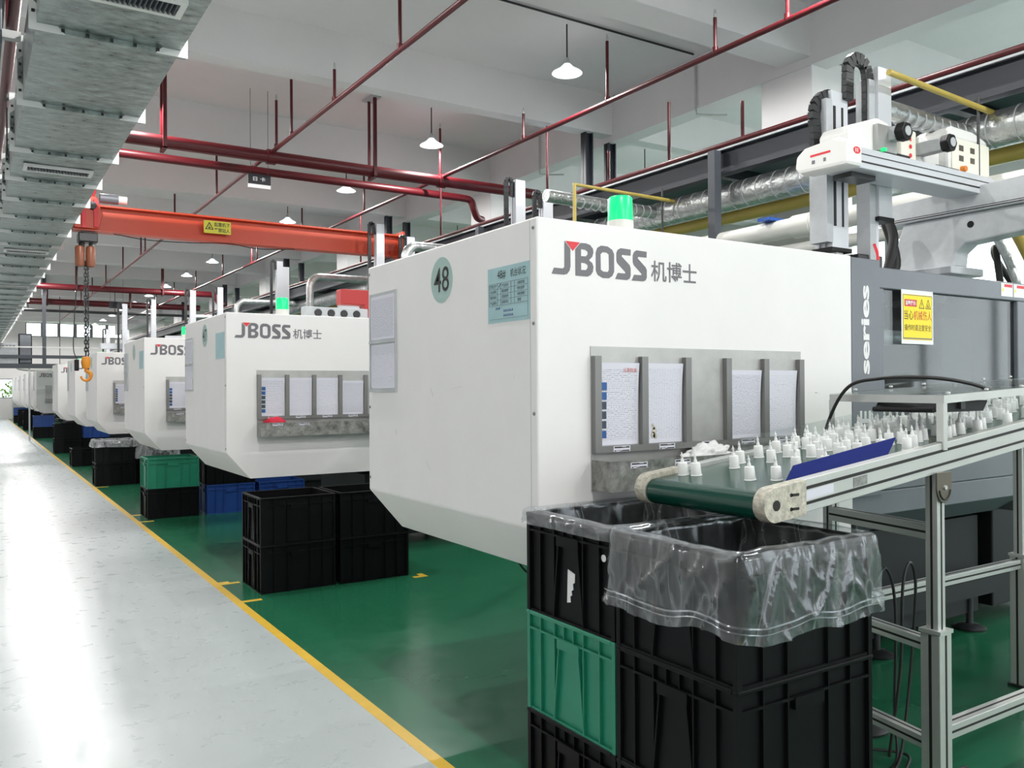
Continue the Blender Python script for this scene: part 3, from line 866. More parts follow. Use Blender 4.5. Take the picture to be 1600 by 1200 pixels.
for x in (-0.08, 0.05):
    obj('trolley_wheel', MB().lathe([(0.0, -0.118), (0.052, -0.118), (0.052, -0.10), (0.03, -0.02), (0.0, -0.02)], (x, 0, 0.075), 16, 'y'), 'redbox', hoist, smooth=True)
    obj('side_roller', MB().lathe([(0.0, -0.19), (0.045, -0.185), (0.055, -0.15), (0.0, -0.15)], (x, 0, 0.30), 16, 'y'), 'blackmetal', hoist, smooth=True)
obj('rib', MB().bar((-0.04, -0.16, 0.02), (-0.05, -0.16, 0.40), 0.03, 0.05).bar((0.09, -0.16, 0.04), (0.09, -0.16, 0.38), 0.025, 0.05), 'logored', hoist)
obj('motor', MB().tube([(0.15, 0, 0.43), (0.36, 0, 0.43)], 0.06, 14), 'slate', hoist, smooth=True)
obj('motor_cover', MB().tube([(0.36, 0, 0.43), (0.46, 0, 0.43)], 0.05, 14), 'offwhite', hoist, smooth=True)
obj('buffer', MB().tube([(0.05, -0.10, 0.42), (0.09, -0.14, 0.60)], 0.032, 10), 'logored', hoist, smooth=True)
obj('hoist_body', MB().box(-0.10, 0.12, -0.10, 0.10, -0.14, -0.02), 'blackmetal', hoist, bevel=0.015)
obj('suspension', MB().tube([(-0.05, 0, -0.25), (-0.05, 0, -0.12)], 0.03, 8).tube([(0.05, 0, -0.22), (0.05, 0, -0.12)], 0.025, 8), 'blackmetal', hoist)
for x in (-0.075, 0.045):
    obj('chain_bucket', MB().lathe([(0.0, -0.44), (0.05, -0.43), (0.055, -0.40), (0.055, -0.20), (0.04, -0.18), (0.0, -0.18)], (x, 0, 0), 14), 'brass', hoist, smooth=True)
ch = MB()
z = -0.40; k = 0
while z > -1.55:
    ring = []
    for i in range(9):
        a = 2 * PI * i / 8
        u, v = 0.016 * math.cos(a), 0.034 * math.sin(a)
        ring.append((-0.012 + u, 0, z + v) if k % 2 else (-0.012, u, z + v))
    ch.tube(ring, 0.0075, 5, cap=False)
    z -= 0.046; k += 1
obj('chain', ch, 'blackmetal', hoist, kind='stuff')
ch2 = MB(); z = -0.40; k = 0
while z > -1.70:
    ch2.tube([((0.018 + 0.006 * (k % 2)), 0.02, z), ((0.018 - 0.006 * (k % 2)), 0.02, z - 0.04)], 0.008, 5); z -= 0.044; k += 1
obj('hand_chain', ch2, 'blackmetal', hoist, kind='stuff')
obj('hook_block', MB().lathe([(0.0, -1.70), (0.04, -1.69), (0.055, -1.62), (0.045, -1.55), (0.0, -1.54)], (-0.012, 0, 0), 14), 'hookyellow', hoist, smooth=True)
hk = [(-0.012, 0, -1.69)] + [(-0.012 + 0.055 * math.sin(R(a)), 0, -1.78 + 0.06 * math.cos(R(a))) for a in range(0, 271, 22)]
obj('hook', MB().tube(hk, [0.02] + [0.024] * 5 + [0.02] * 4 + [0.014] * (len(hk) - 10), 10), 'hookyellow', hoist, smooth=True)
obj('pendant_control', MB().box(-0.14, -0.09, -0.03, 0.03, -1.72, -1.58), 'black', hoist, bevel=0.008)
obj('control_cable', MB().tube(bez([(-0.08, 0, -0.10), (-0.12, 0, -0.8), (-0.15, 0, -1.4), (-0.115, 0, -1.58)], 8), 0.006, 6), 'rubber', hoist)

# ---- far end of the hall: low cross platform, air unit, shrubs outside
fp = thing('cross_platform', 'low grey steel platform spanning the aisle far down the hall', 'platform', (0, 29.2, 2.18))
obj('front_beam', MB().box(-6.9, 3.4, 0, 0.12, 0, 0.14).box(-6.9, 3.4, 0, 0.06, 0.30, 0.40), 'steel_grey', fp)
obj('deck', MB().box(-6.9, 3.4, 0.12, 2.2, 0.06, 0.14), 'silvergrey', fp)
obj('rail', MB().box(-6.9, 3.4, 0.02, 0.06, 0.62, 0.66), 'alu', fp)
pst = mesh('post', MB().box(-0.05, 0.05, 0.02, 0.12, 0.0, ZC - 2.18 - 0.001), 'steel_grey')
for x in (-6.5, 1.86): obj('post', pst, None, fp, (x, 0, 0))
pst2 = mesh('leg', MB().box(-0.022, 0.022, 0.02, 0.065, -2.18, 0.0), 'silvergrey')
for x in (-6.5, -0.6, 1.46): obj('leg', pst2, None, fp, (x, 0, 0))
t = thing('air_unit', 'grey air unit with dark slots standing on the far platform', 'air unit', (0.62, 29.45, 2.32))
obj('casing', MB().box(0, 0.55, 0, 0.6, 0, 0.62), 'silvergrey', t, bevel=0.015)
for q in range(5): obj('slot', MB().box(0.06 + q * 0.09, 0.12 + q * 0.09, -0.006, 0.0, 0.50, 0.55), 'black', t)
t = thing('control_cabinet', 'dark cabinet on the far platform beside the air unit', 'cabinet', (1.20, 29.5, 2.32))
obj('body', MB().box(0, 0.35, 0, 0.5, 0, 0.92), 'slate_dark', t, bevel=0.01)
obj('cabinet_door', MB().box(0.03, 0.32, -0.012, 0, 0.04, 0.88), 'slate', t)
t = thing('white_duct', 'white bent ventilation duct under the far platform', 'duct', (0, 33.2, 2.33))
obj('tube', MB().tube(bez([(-5, 0, 0.05), (0.2, 0, 0.05), (1.2, 0, 0.12), (1.4, 0.2, -0.02), (1.9, 0.5, -0.05), (2.6, 0.5, 0.0), (3.3, 0.5, 0.06)], 6), 0.11, 12), 'pvc', t, smooth=True)
for x in (-4, -1, 2.6): obj('rod', MB().tube([(x, 0.2 if x > 1 else 0, 0.1), (x, 0.2 if x > 1 else 0, ZC - 2.331)], 0.012, 6), 'blackmetal', t)
struct('ground_outside', MB().box(-12, 14, YW1 + 0.3, YW1 + 14, -0.4, -0.05), 'grass')
for i, (x, y, r, lab) in enumerate(((0.2, 2.6, 0.9, 'dark bushy shrub outside the far low window'), (2.3, 4.0, 1.1, 'tall shrub outside the far window beside the machines'), (-2.0, 3.8, 1.0, 'leftmost shrub outside the far low window'))):
    t = thing('shrub', lab, 'shrub', (x, YW1 + y, -0.05))
    b = MB()
    q = random.Random(i)
    for k in range(260):
        d = Vector((q.gauss(0, 1), q.gauss(0, 1), q.gauss(0, 1))).normalized() * r * (0.55 + 0.45 * q.random())
        p = Vector((0, 0, r * 1.25)) + Vector((d.x, d.y * 0.7, d.z * 0.9))
        u = Vector((q.gauss(0, 1), q.gauss(0, 1), q.gauss(0, 1))).normalized() * 0.12
        v = u.cross(d).normalized() * 0.07
        b.add([p - u, p + v, p + u, p - v], [(0, 1, 2, 3)])
    obj('foliage', b, 'leaf', t, kind='stuff')
    obj('stem', MB().tube([(0, 0, 0), (0.05, 0, r)], [0.07, 0.03], 8), 'brass', t)

# ================================================================== MACHINES
XM = 1.78
YF = [2.607, 7.185, 11.146, 15.805, 19.38, 23.51, 31.56, 34.6, 37.98, 42.08, 46.43, 50.1]
CW, CD, CT, CB = 1.88, 1.593, 2.160, 0.765      # white cabinet: width, depth, top, bottom

# logo lettering drawn from the photograph's letter shapes, flattened to face coordinates
LG = {
    'J': ([(122, 412), (143, 358), (222, 366), (238, 352), (240, 112), (293, 182), (294, 345), (285, 385), (262, 415), (235, 422)], []),
    'B': ([(340, 185), (388, 128), (440, 130), (480, 145), (507, 180), (511, 215), (500, 255), (468, 287), (500, 315), (511, 350), (505, 395), (485, 425), (455, 440), (340, 430)],
          [[(393, 185), (430, 188), (455, 205), (457, 230), (440, 252), (393, 250)], [(393, 310), (430, 313), (455, 330), (457, 355), (440, 380), (393, 378)]]),
    'O': ([(585, 148), (650, 155), (695, 185), (713, 225), (713, 395), (695, 435), (660, 457), (600, 452), (555, 425), (535, 385), (535, 215), (550, 170)],
          [[(600, 208), (640, 212), (662, 230), (664, 375), (650, 397), (605, 393), (582, 375), (580, 230)]]),
    'S': ([(882, 180), (880, 238), (795, 230), (788, 245), (870, 330), (880, 360), (880, 430), (870, 460), (840, 474), (725, 462), (750, 405), (822, 412), (830, 400), (745, 310), (738, 285), (738, 215), (750, 185), (780, 168)], []),
    'Z': ([(1047, 198), (1045, 255), (958, 247), (952, 262), (1035, 350), (1047, 378), (1047, 450), (1035, 477), (1010, 487), (891, 478), (915, 422), (988, 428), (996, 415), (912, 325), (904, 300), (904, 235), (915, 203), (940, 185)], []),
    'T': ([(250, 112), (383, 124), (317, 202)], []),
}


def _lg(p):
    x, y = p
    return ((x - 122) / 925.0 * 0.475 + 0.068, (412 + 0.081 * (x - 122) - y) / 300.0 * 0.125 + 1.949)


LOGO = {}
for kx, (o_, hs) in LG.items():
    LOGO[kx] = mesh('logo_letter', MB().prism([_lg(p) for p in o_], -0.0012, 0.0, holes=[[_lg(p) for p in hh] for hh in hs]), 'logored' if kx == 'T' else 'logo')

cab = MB().prism([(0, 0.985), (0, CT), (CW, CT), (CW, CB), (0.19, CB)], 0, CD)
CAB = mesh('cabinet', cab, 'white')
SEAM = mesh('panel_seam', MB().box(-0.0006, 0.0, 0.043, 0.046, 0.99, CT - 0.01), 'silvergrey')
SCREW = mesh('screw', MB().lathe([(0.0, -0.004), (0.006, -0.003), (0.008, 0.0)], (0, 0, 0), 10, 'x'), 'frame_steel', True)
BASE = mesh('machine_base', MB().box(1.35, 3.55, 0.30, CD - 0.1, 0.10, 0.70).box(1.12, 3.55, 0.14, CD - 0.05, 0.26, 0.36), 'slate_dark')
FOOT = mesh('levelling_foot', MB().lathe([(0.09, 0), (0.095, 0.012), (0.06, 0.03), (0.02, 0.035), (0.02, 0.262)], n=16), 'blackmetal', True)
PILLAR = mesh('grey_pillar', MB().box(CW + 0.001, 2.113, 0.0, 0.10, 0.96, CT - 0.006), 'slate')
DFR = mesh('door_frame', MB().box(2.115, 3.62, 0.012, 0.07, 2.015, 2.122).box(2.115, 2.165, 0.012, 0.07, 0.98, 2.015).box(3.48, 3.62, 0.012, 0.07, 0.98, 2.015).box(2.165, 3.48, 0.012, 0.07, 0.98, 1.22), 'slate')
GLASS = mesh('door_window', MB().box(2.165, 3.48, 0.035, 0.043, 1.22, 2.015), 'tint')
SKIRT = mesh('lower_skirt', MB().prism([(0.012, 0.978), (0.05, 0.978), (0.26, 0.80), (0.26, 0.74), (0.20, 0.74), (0.012, 0.86)], CW + 0.002, 3.62, axis='x'), 'slate')
REAR = mesh('rear_panel', MB().box(CW + 0.002, 3.62, CD - 0.06, CD, 0.7, 2.12), 'interior')
ENDP = mesh('end_panel', MB().box(3.56, 3.62, 0.072, CD - 0.062, 0.75, 2.12), 'interior')
ROOF = mesh('roof_panel', MB().box(2.75, 3.56, 0.072, CD - 0.062, 2.09, 2.12), 'slate')
PLAT1 = mesh('platen', MB().box(2.20, 2.45, 0.30, 1.40, 0.75, 1.75), 'slate_dark')
PLAT2 = mesh('platen', MB().box(3.10, 3.42, 0.26, 1.42, 0.75, 1.92), 'interior')
TIE = mesh('tie_bar', MB().tube([(2.25, 0.42, 1.80), (3.42, 0.42, 1.80)], 0.045, 14), 'alu_white', True)
MOULD = [mesh('mould', MB().box(2.45, 2.78, 0.50, 1.15, 1.0, 1.5), 'stainless'), mesh('mould', MB().box(2.86, 3.10, 0.50, 1.15, 1.0, 1.5), 'stainless')]
BCN = mesh('beacon_lens', MB().lathe([(0.0, 0.155), (0.045, 0.154), (0.051, 0.147), (0.053, 0.052), (0.0, 0.052)], n=20), 'beacon', True)
BCB = mesh('beacon_base', MB().lathe([(0.055, 0.052), (0.055, 0.0), (0.0, 0.0)], n=20), 'pvc', True)
DISC = mesh('number_disc', MB().lathe([(0.103, 0.0), (0.103, 0.0012), (0.0, 0.0012)], n=36, axis='x'), 'mint')
RACKB = mesh('rack_panel', MB().box(0.249, 1.49, -0.004, -0.001, 1.115, 1.678), 'stainless')
RW = (1.470 - 0.268) / 5
DIV = mesh('pocket_divider', MB().box(-0.016, 0.016, -0.028, -0.004, 1.285, 1.640), 'frame_steel')
SILL = mesh('pocket_sill', MB().box(0.252, 1.486, -0.030, -0.004, 1.262, 1.287), 'frame_steel')
TRAY = mesh('tool_tray', MB().box(0.252, 1.487, -0.118, -0.115, 1.118, 1.235).box(0.252, 1.487, -0.115, -0.004, 1.118, 1.122)
            .box(0.252, 0.255, -0.115, -0.004, 1.122, 1.235).box(1.484, 1.487, -0.115, -0.004, 1.122, 1.235), 'stain_dirty')
LAB = sheet_mesh('pocket_label', 0.085, 0.022, 'print_label', 0.001)
COVF = mesh('document_frame', MB().box(-0.010, 0.0, -0.16, -0.152, -0.125, 0.125).box(-0.010, 0.0, 0.152, 0.16, -0.125, 0.125).box(-0.012, 0.0, -0.16, 0.16, -0.135, -0.12).box(-0.004, 0.0, -0.155, 0.155, -0.12, 0.125), 'silvergrey')


def paper(w, h, material, loc, label, rot=None, curl=0.0, group=None, photos=False):
    o = obj('paper_sheet', sheet_mesh('paper_sheet', w, h, material, 0.0012, curl), None, None, loc, rot)
    tag(o, label, 'document', group)
    if photos:
        ph = mesh('photo', MB().box(0, 0.032, -0.0012, -0.0002, 0, 0.030), 'photo')
        ph2 = mesh('photo', MB().box(0, 0.032, -0.0012, -0.0002, 0, 0.030), 'photo2')
        for q in range(6): obj('photo', ph if q in (0, 1, 5) else ph2, None, o, (0.002, -curl * ((0.058 + (5 - q) * 0.038) / h) ** 3, 0.028 + (5 - q) * 0.038))
    return o


MLAB = ['white moulding machine numbered 48, closest to the camera', 'white moulding machine numbered 47, second in the row',
        'third white moulding machine in the row, behind the green crate']
for nth in ('fourth', 'fifth', 'sixth', 'seventh', 'eighth', 'ninth', 'tenth', 'eleventh', 'twelfth'):
    MLAB.append('%s white moulding machine in the row counted from the camera' % nth)
BPOS = {}
for i, yf in enumerate(YF):
    t = thing('moulding_machine', MLAB[i], 'machine', (XM, yf, 0), 0, 'moulding machines in the long row')
    obj('cabinet', CAB, None, t, bevel=0.008)
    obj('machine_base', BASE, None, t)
    for x in (1.3, 2.5, 3.45):
        for y in (0.30, CD - 0.3): obj('levelling_foot', FOOT, None, t, (x, y, 0))
    for kx in LOGO: obj('logo_triangle' if kx == 'T' else 'logo_letter', LOGO[kx], None, t, (0, -0.0003, 0))
    if i < 4:
        obj('lettering', text_data('机博士', 0.258, 0.086, 'logo', 0.012), None, t, (0.566, -0.0004, 1.951), FY)
    obj('grey_pillar', PILLAR, None, t, bevel=0.004)
    obj('door_frame', DFR, None, t, bevel=0.006)
    obj('door_window', GLASS, None, t); obj('lower_skirt', SKIRT, None, t, bevel=0.004)
    obj('rear_panel', REAR, None, t); obj('end_panel', ENDP, None, t); obj('roof_panel', ROOF, None, t); obj('platen', PLAT1, None, t); obj('platen', PLAT2, None, t)
    obj('tie_bar', TIE, None, t)
    for mm in MOULD: obj('mould', mm, None, t)
    b = BPOS.get(i, (0.515, 0.13))
    g = obj('beacon', BCB, None, t, (b[0], b[1], CT))
    obj('beacon_lens', BCN, None, g, label='green signal lens')
    r = obj('document_rack', RACKB, None, t)
    if i < 4:
        for q in range(6): obj('pocket_divider', DIV, None, r, (0.268 + q * RW, 0, 0))
        obj('pocket_sill', SILL, None, r)
        for q in range(5): obj('pocket_label', LAB, None, r, (0.268 + q * RW + 0.07, -0.0315, 1.264))
        for q, x in enumerate((0.33, 0.56)):
            obj('pocket_label', LAB, None, r, (x + 0.02, -0.1195, 1.205))
    obj('tool_tray', TRAY, None, t)
    obj('panel_seam', SEAM, None, t)
    for z in (1.02, 1.55, 2.12) if i else (1.05, 1.42, 1.76, 2.12):
        obj('screw', SCREW, None, t, (-0.001, 0.022, z)); obj('screw', SCREW, None, t, (-0.001, CD - 0.02, z))
    if i < 5:
        d = obj('number_disc', DISC, None, t, (-0.0012, 0.757, 2.003))
        if i < 2:
            obj('number', text_data('48' if i == 0 else '47', 0.142, 0.112, 'ink', 0.004), None, d, (-0.0004, 0.071, -0.054), FX)
    for q, z in enumerate((1.886, 1.635)):
        obj('document_frame', COVF, None, t, (-0.0003, 1.395, z))

t48 = [o for o in bpy.data.objects if o.name == 'moulding_machine'][0]
obj('injection_unit', MB().box(3.63, 4.95, 0.25, 1.45, 0.12, 1.55), 'slate_dark', t48, bevel=0.01)
for (y, z, ln_, an) in ((0.86, 1.50, 0.05, 55), (0.62, 1.52, 0.10, -5), (0.16, 1.56, 0.014, 60), (0.9, 1.16, 0.06, 40), (1.25, 1.30, 0.03, 70)):
    obj('scuff_mark', MB().bar((-0.0004, y - ln_ / 2 * math.cos(R(an)), z - ln_ / 2 * math.sin(R(an))), (-0.0004, y + ln_ / 2 * math.cos(R(an)), z + ln_ / 2 * math.sin(R(an))), 0.0006, 0.002, (1, 0, 0)), 'silvergrey', t48)
# number 48 side: status sheet and two framed forms
st = tag(obj('status_sheet', sheet_mesh('status_sheet', 0.306, 0.222, 'aqua', 0.001), None, None, (XM - 0.0016, 2.959, 1.778), FX if False else (0, 0, R(-90))),
         'pale blue status sheet headed 48# on the side of the nearest machine', 'notice')
obj('lettering', text_data('48#', 0.062, 0.036, 'ink', 0.0), None, st, (0.075, -0.0006, 0.172), FY)
obj('lettering', text_data('机台状况', 0.108, 0.032, 'ink', 0.0), None, st, (0.172, -0.0006, 0.174), FY)
ln = MB()
for z in (0.158, 0.136, 0.114, 0.092, 0.070): ln.box(0.012, 0.294, -0.0009, -0.0002, z - 0.0006, z + 0.0006)
for x in (0.012, 0.075, 0.10, 0.175, 0.20, 0.294): ln.box(x - 0.0005, x + 0.0005, -0.0009, -0.0002, 0.070, 0.158)
ln.box(0.012, 0.294, -0.0009, -0.0002, 0.0145, 0.0155)
ln.box(0.2935, 0.2945, -0.0009, -0.0002, 0.015, 0.07)
obj('table_lines', ln, 'logo', st, kind='stuff')
rows = [('正常生产', '产品调试', '设备故障'), ('计划停机', '模具维修', '停机保养'), ('待料停机', '设备维修', '待机待检'), ('产品调机', '设备调试', '其他')]
for a, rw in enumerate(rows):
    for b_, tx in enumerate(rw):
        obj('lettering', text_data(tx, 0.05 if len(tx) > 2 else 0.026, 0.0135, 'ink', 0.0), None, st, ((0.018, 0.108, 0.222)[b_], -0.0006, 0.140 - a * 0.022), FY)
obj('tick_mark', MB().bar((0.082, -0.0008, 0.146), (0.087, -0.0008, 0.141), 0.0003, 0.0016, (0, 1, 0)).bar((0.087, -0.0008, 0.141), (0.098, -0.0008, 0.155), 0.0003, 0.0016, (0, 1, 0)), 'ink', st)
obj('handwriting', MB().add(*(lambda pts: ([p for p in pts], [tuple(range(j, j + 4)) for j in range(0, len(pts), 4)]))(
    [(x0 + dx, -0.0007, z0 + dz) for (x0, z0, ww, hh) in [(0.06 + 0.012 * (j % 3) if j < 3 else 0.12 + 0.012 * ((j - 3) % 6), (0.052 if j < 3 else (0.04 if j < 9 else 0.022)), 0.009, 0.012) for j in range(15)] for dx, dz in ((0, 0), (ww, 0.002), (ww - 0.002, hh), (0.003, hh - 0.003))])), 'blueink', st, kind='stuff')
paper(0.295, 0.225, 'print_dense', (XM - 0.0065, 4.150, 1.770), 'ruled form in the upper frame on the side of machine 48', (0, 0, R(-90)))
paper(0.295, 0.225, 'print_rules', (XM - 0.0065, 4.150, 1.519), 'ruled form in the lower frame on the side of machine 48', (0, 0, R(-90)))
paper(0.295, 0.225, 'print_dense', (XM - 0.0065, YF[1] + 1.543, 1.770), 'form in the upper frame on the side of machine 47', (0, 0, R(-90)))
paper(0.295, 0.225, 'print_rules', (XM - 0.0065, YF[1] + 1.543, 1.519), 'form in the lower frame on the side of machine 47', (0, 0, R(-90)))
st = tag(obj('status_sheet', sheet_mesh('status_sheet', 0.306, 0.222, 'aqua', 0.001), None, None, (XM - 0.0016, YF[1] + 0.352, 1.778), (0, 0, R(-90))),
         'pale blue status sheet on the side of machine 47', 'notice')
st = tag(obj('status_sheet', sheet_mesh('status_sheet', 0.306, 0.222, 'aqua', 0.001), None, None, (XM - 0.0016, YF[2] + 0.352, 1.778), (0, 0, R(-90))),
         'pale blue status sheet on the side of the third machine', 'notice')


def rack_papers(i, which, who):
    y = YF[i] - 0.0058
    names = {0: ('print_text', 'instruction sheet with blue photos'), 1: ('print_grid', 'grid form with a brown smudge' if i == 0 else 'grid form'),
             2: ('print_rules', 'ruled form'), 3: ('print_dense', 'dense printed table'), 4: ('print_rules', 'ruled handwritten form')}
    for q in which:
        mt, nm = names[q]
        o = paper(0.198, 0.325 if q in (0, 1, 2) else 0.300, mt, (XM + 0.268 + q * RW + 0.020, y, 1.289), '%s in %s pocket of %s' % (nm, ('first', 'second', 'third', 'fourth', 'fifth')[q], who), None, 0.012, None, q == 0)
        if i == 0 and q == 1:
            sm = MB()
            for (cx, cz, rr) in ((0.045, 0.05, 0.013), (0.037, 0.032, 0.014), (0.05, 0.028, 0.012), (0.035, 0.072, 0.008), (0.042, 0.062, 0.008)):
                sm.prism([(cx + rr * math.cos(2 * PI * a / 9) * (0.8 + 0.3 * rnd.random()), cz + rr * math.sin(2 * PI * a / 9)) for a in range(9)], -0.0009, -0.0003)
            obj('smudge', sm, 'creamdirty', o, kind='stuff')
        if i == 0 and q == 0:
            obj('red_note', text_data('注意检查', 0.07, 0.022, 'redink', 0), None, o, (0.115, -0.0095, 0.288), FY)


rack_papers(0, (0, 1, 3, 4), 'the nearest machine')
rack_papers(1, (0, 1, 2, 3), 'the second machine')
rack_papers(2, (0,), 'the third machine')
rack_papers(3, (0,), 'the fourth machine')
# rag in tray of 48, red cloth in tray of 47
b = bmesh.new()
bmesh.ops.create_icosphere(b, subdivisions=4, radius=1)
for v in b.verts:
    c = v.co
    n_ = noise.noise(c * 2.2) * 0.35 + noise.noise(c * 6) * 0.28 + noise.noise(c * 13) * 0.12
    v.co = Vector((c.x * 0.125, c.y * 0.045, c.z * 0.05)) * (1 + n_)
me = bpy.data.meshes.new('cotton_rag'); b.to_mesh(me); b.free(); me.materials.append(M['cotton'])
for p in me.polygons: p.use_smooth = True
tag(obj('cotton_rag', me, None, None, (2.585, 2.607 - 0.06, 1.225), (0, R(-8), 0)), 'crumpled white rag in the steel tray of machine 48', 'rag')
b = bmesh.new()
bmesh.ops.create_icosphere(b, subdivisions=3, radius=1)
for v in b.verts:
    c = v.co
    v.co = Vector((c.x * 0.085, c.y * 0.04, c.z * 0.05)) * (1 + noise.noise(c * 3) * 0.4)
me = bpy.data.meshes.new('red_cloth'); b.to_mesh(me); b.free(); me.materials.append(M['redcloth'])
for p in me.polygons: p.use_smooth = True
tag(obj('red_cloth', me, None, None, (2.17, YF[1] - 0.06, 1.228)), 'red cloth in the steel tray of machine 47', 'cloth')
# grey pillar lettering and yellow caution sheet on machine 48
t48 = [o for o in bpy.data.objects if o.name == 'moulding_machine'][0]
UP = (R(90), R(-90), 0)
obj('lettering', text_data('series', 0.445, 0.066, 'label', 0.035), None, t48, (3.80 - XM, -0.0006, 1.575), UP)
for (z, body, hh) in ((1.392 - 0.062, 'E', 0.062), (1.392 - 0.135, 'L', 0.062)):
    obj('lettering', text_data(body, hh, 0.088, 'label', 0.03), None, t48, (3.806 - XM, -0.0006, z), UP)
obj('lettering', text_data('I', 0.018, 0.088, 'label', 0.03), None, t48, (3.806 - XM, -0.0006, 0.985), UP)
nt_ = tag(obj('caution_sheet', sheet_mesh('caution_sheet', 0.288, 0.285, 'label', 0.001), None, None, (4.088, 2.607 + 0.0095, 1.735), None), 'yellow caution notice stuck on the grey machine door window', 'notice')
obj('yellow_field', MB().box(0.012, 0.276, -0.0012, -0.0002, 0.022, 0.262), 'signyellow', nt_)
obj('border', MB().box(0.012, 0.276, -0.0016, -0.0012, 0.256, 0.260).box(0.012, 0.276, -0.0016, -0.0012, 0.026, 0.033).box(0.012, 0.015, -0.0016, -0.0012, 0.033, 0.256).box(0.273, 0.276, -0.0016, -0.0012, 0.033, 0.256), 'bronze', nt_)
obj('red_block', MB().box(0.026, 0.135, -0.0018, -0.0012, 0.198, 0.234), 'signred', nt_)
obj('lettering', text_data('温馨提示:', 0.098, 0.024, 'label', 0.02), None, nt_, (0.031, -0.0019, 0.204), FY)
for x, ins in ((0.155, '!'), (0.215, '⚡')):
    obj('triangle', MB().prism([(x, 0.190), (x + 0.05, 0.190), (x + 0.025, 0.242)], -0.0017, -0.0012, holes=[[(x + 0.006, 0.194), (x + 0.044, 0.194), (x + 0.025, 0.234)]]), 'ink', nt_)
    obj('symbol', MB().box(x + 0.023, x + 0.027, -0.0017, -0.0012, 0.205, 0.222).box(x + 0.023, x + 0.027, -0.0017, -0.0012, 0.198, 0.202) if ins == '!' else
        MB().prism([(x + 0.016, 0.197), (x + 0.034, 0.199), (x + 0.030, 0.204), (x + 0.024, 0.203), (x + 0.028, 0.218), (x + 0.021, 0.212)], -0.0017, -0.0012), 'ink', nt_)
obj('lettering', text_data('当心', 0.083, 0.050, 'ink', 0.0), None, nt_, (0.020, -0.0014, 0.128), FY)
obj('lettering', text_data('机械伤人', 0.163, 0.050, 'redink', 0.0), None, nt_, (0.107, -0.0014, 0.128), FY)
obj('lettering', text_data('操作时请注意安全', 0.242, 0.034, 'ink', 0.0), None, nt_, (0.024, -0.0014, 0.070), FY)
for x, lab in ((5.075, 'small white warning sticker with red band on the grey door top, left of two'), (5.215, 'small white warning sticker with red band on the grey door top, right of two')):
    s_ = tag(obj('warning_sticker', sheet_mesh('warning_sticker', 0.13, 0.078, 'label', 0.001), None, None, (x, 2.607 + 0.0105, 2.036)), lab, 'sticker')
    obj('red_band', MB().box(0.035, 0.122, -0.001, -0.0002, 0.055, 0.072), 'logored', s_)
    obj('triangle', MB().prism([(0.006, 0.03), (0.028, 0.03), (0.017, 0.052)], -0.001, -0.0002), 'signyellow', s_)
# clutter on the roof of machine 47: grey valve block and red brackets
t = thing('valve_block', 'grey valve block with round gauges on top of machine 47', 'valve block', (2.55, YF[1] + 0.30, CT))
obj('body', MB().box(0, 0.62, 0, 0.10, 0.0, 0.11), 'silvergrey', t, bevel=0.008)
for q in range(4): obj('gauge', MB().lathe([(0.032, -0.012), (0.036, -0.006), (0.036, 0.0), (0.0, 0.0)], (0.13 + q * 0.125, -0.001, 0.055), 16, 'y'), 'blackmetal', t, smooth=True)
t = thing('red_bracket', 'red stepped steel bracket on top of machine 47', 'bracket', (3.12, YF[1] + 0.55, CT))
obj('block', MB().prism([(0.12, 0), (0.34, 0), (0.34, 0.32), (-0.12, 0.32), (-0.12, 0.17), (0.12, 0.17)], 0, 0.14), 'redbox', t, bevel=0.01)
t = thing('red_bracket', 'small red bracket at the right end of the roof of machine 47', 'bracket', (3.62, YF[1] + 0.22, CT + 0.002))
obj('block', MB().box(0, 0.18, 0, 0.12, 0, 0.085).box(-0.14, 0.0, 0.01, 0.11, 0, 0.05), 'redbox', t, bevel=0.006)
# hose end lying on the roof of 48
tag(obj('grey_hose', MB().tube(bez([(3.30, 4.08, CT + 0.16), (3.42, 4.1, CT + 0.27), (3.6, 4.2, CT + 0.25), (3.95, 4.4, CT + 0.2), (4.6, 4.8, CT + 0.25)], 8), 0.026, 10), 'pvc', smooth=True), 'grey bent hose lying behind the roof edge of machine 48', 'hose')


# ================================================================== TAKE-OUT ROBOTS
def extrusion(w, d, z0, z1):
    """white aluminium arm with slots on its left face"""
    return MB().prism([(0, 0), (w, 0), (w, d), (0, d), (0, d * 0.75), (0.012, d * 0.75), (0.012, d * 0.55), (0, d * 0.55), (0, d * 0.42), (0.012, d * 0.42), (0.012, d * 0.22), (0, d * 0.22)], z0, z1, axis='z')


def chain_links(path, w, t, name, parent, material='blackmetal'):
    b = MB()
    P = [Vector(p) for p in path]
    acc = 0
    for a, c in zip(P[:-1], P[1:]):
        d = (c - a)
        b.bar(a + d * 0.04, c - d * 0.04, w, t, (0, 1, 0) if abs(d.normalized().y) < 0.9 else (1, 0, 0))
        b.bar(a - d * 0.05, a + d * 0.05, w * 0.8, t * 0.8, (0, 1, 0))
    return obj(name, b, material, parent, kind='stuff')


def even(path, step):
    out = [Vector(path[0])]
    for p in path[1:]:
        p = Vector(p)
        while (p - out[-1]).length > step:
            out.append(out[-1] + (p - out[-1]).normalized() * step)
    return out


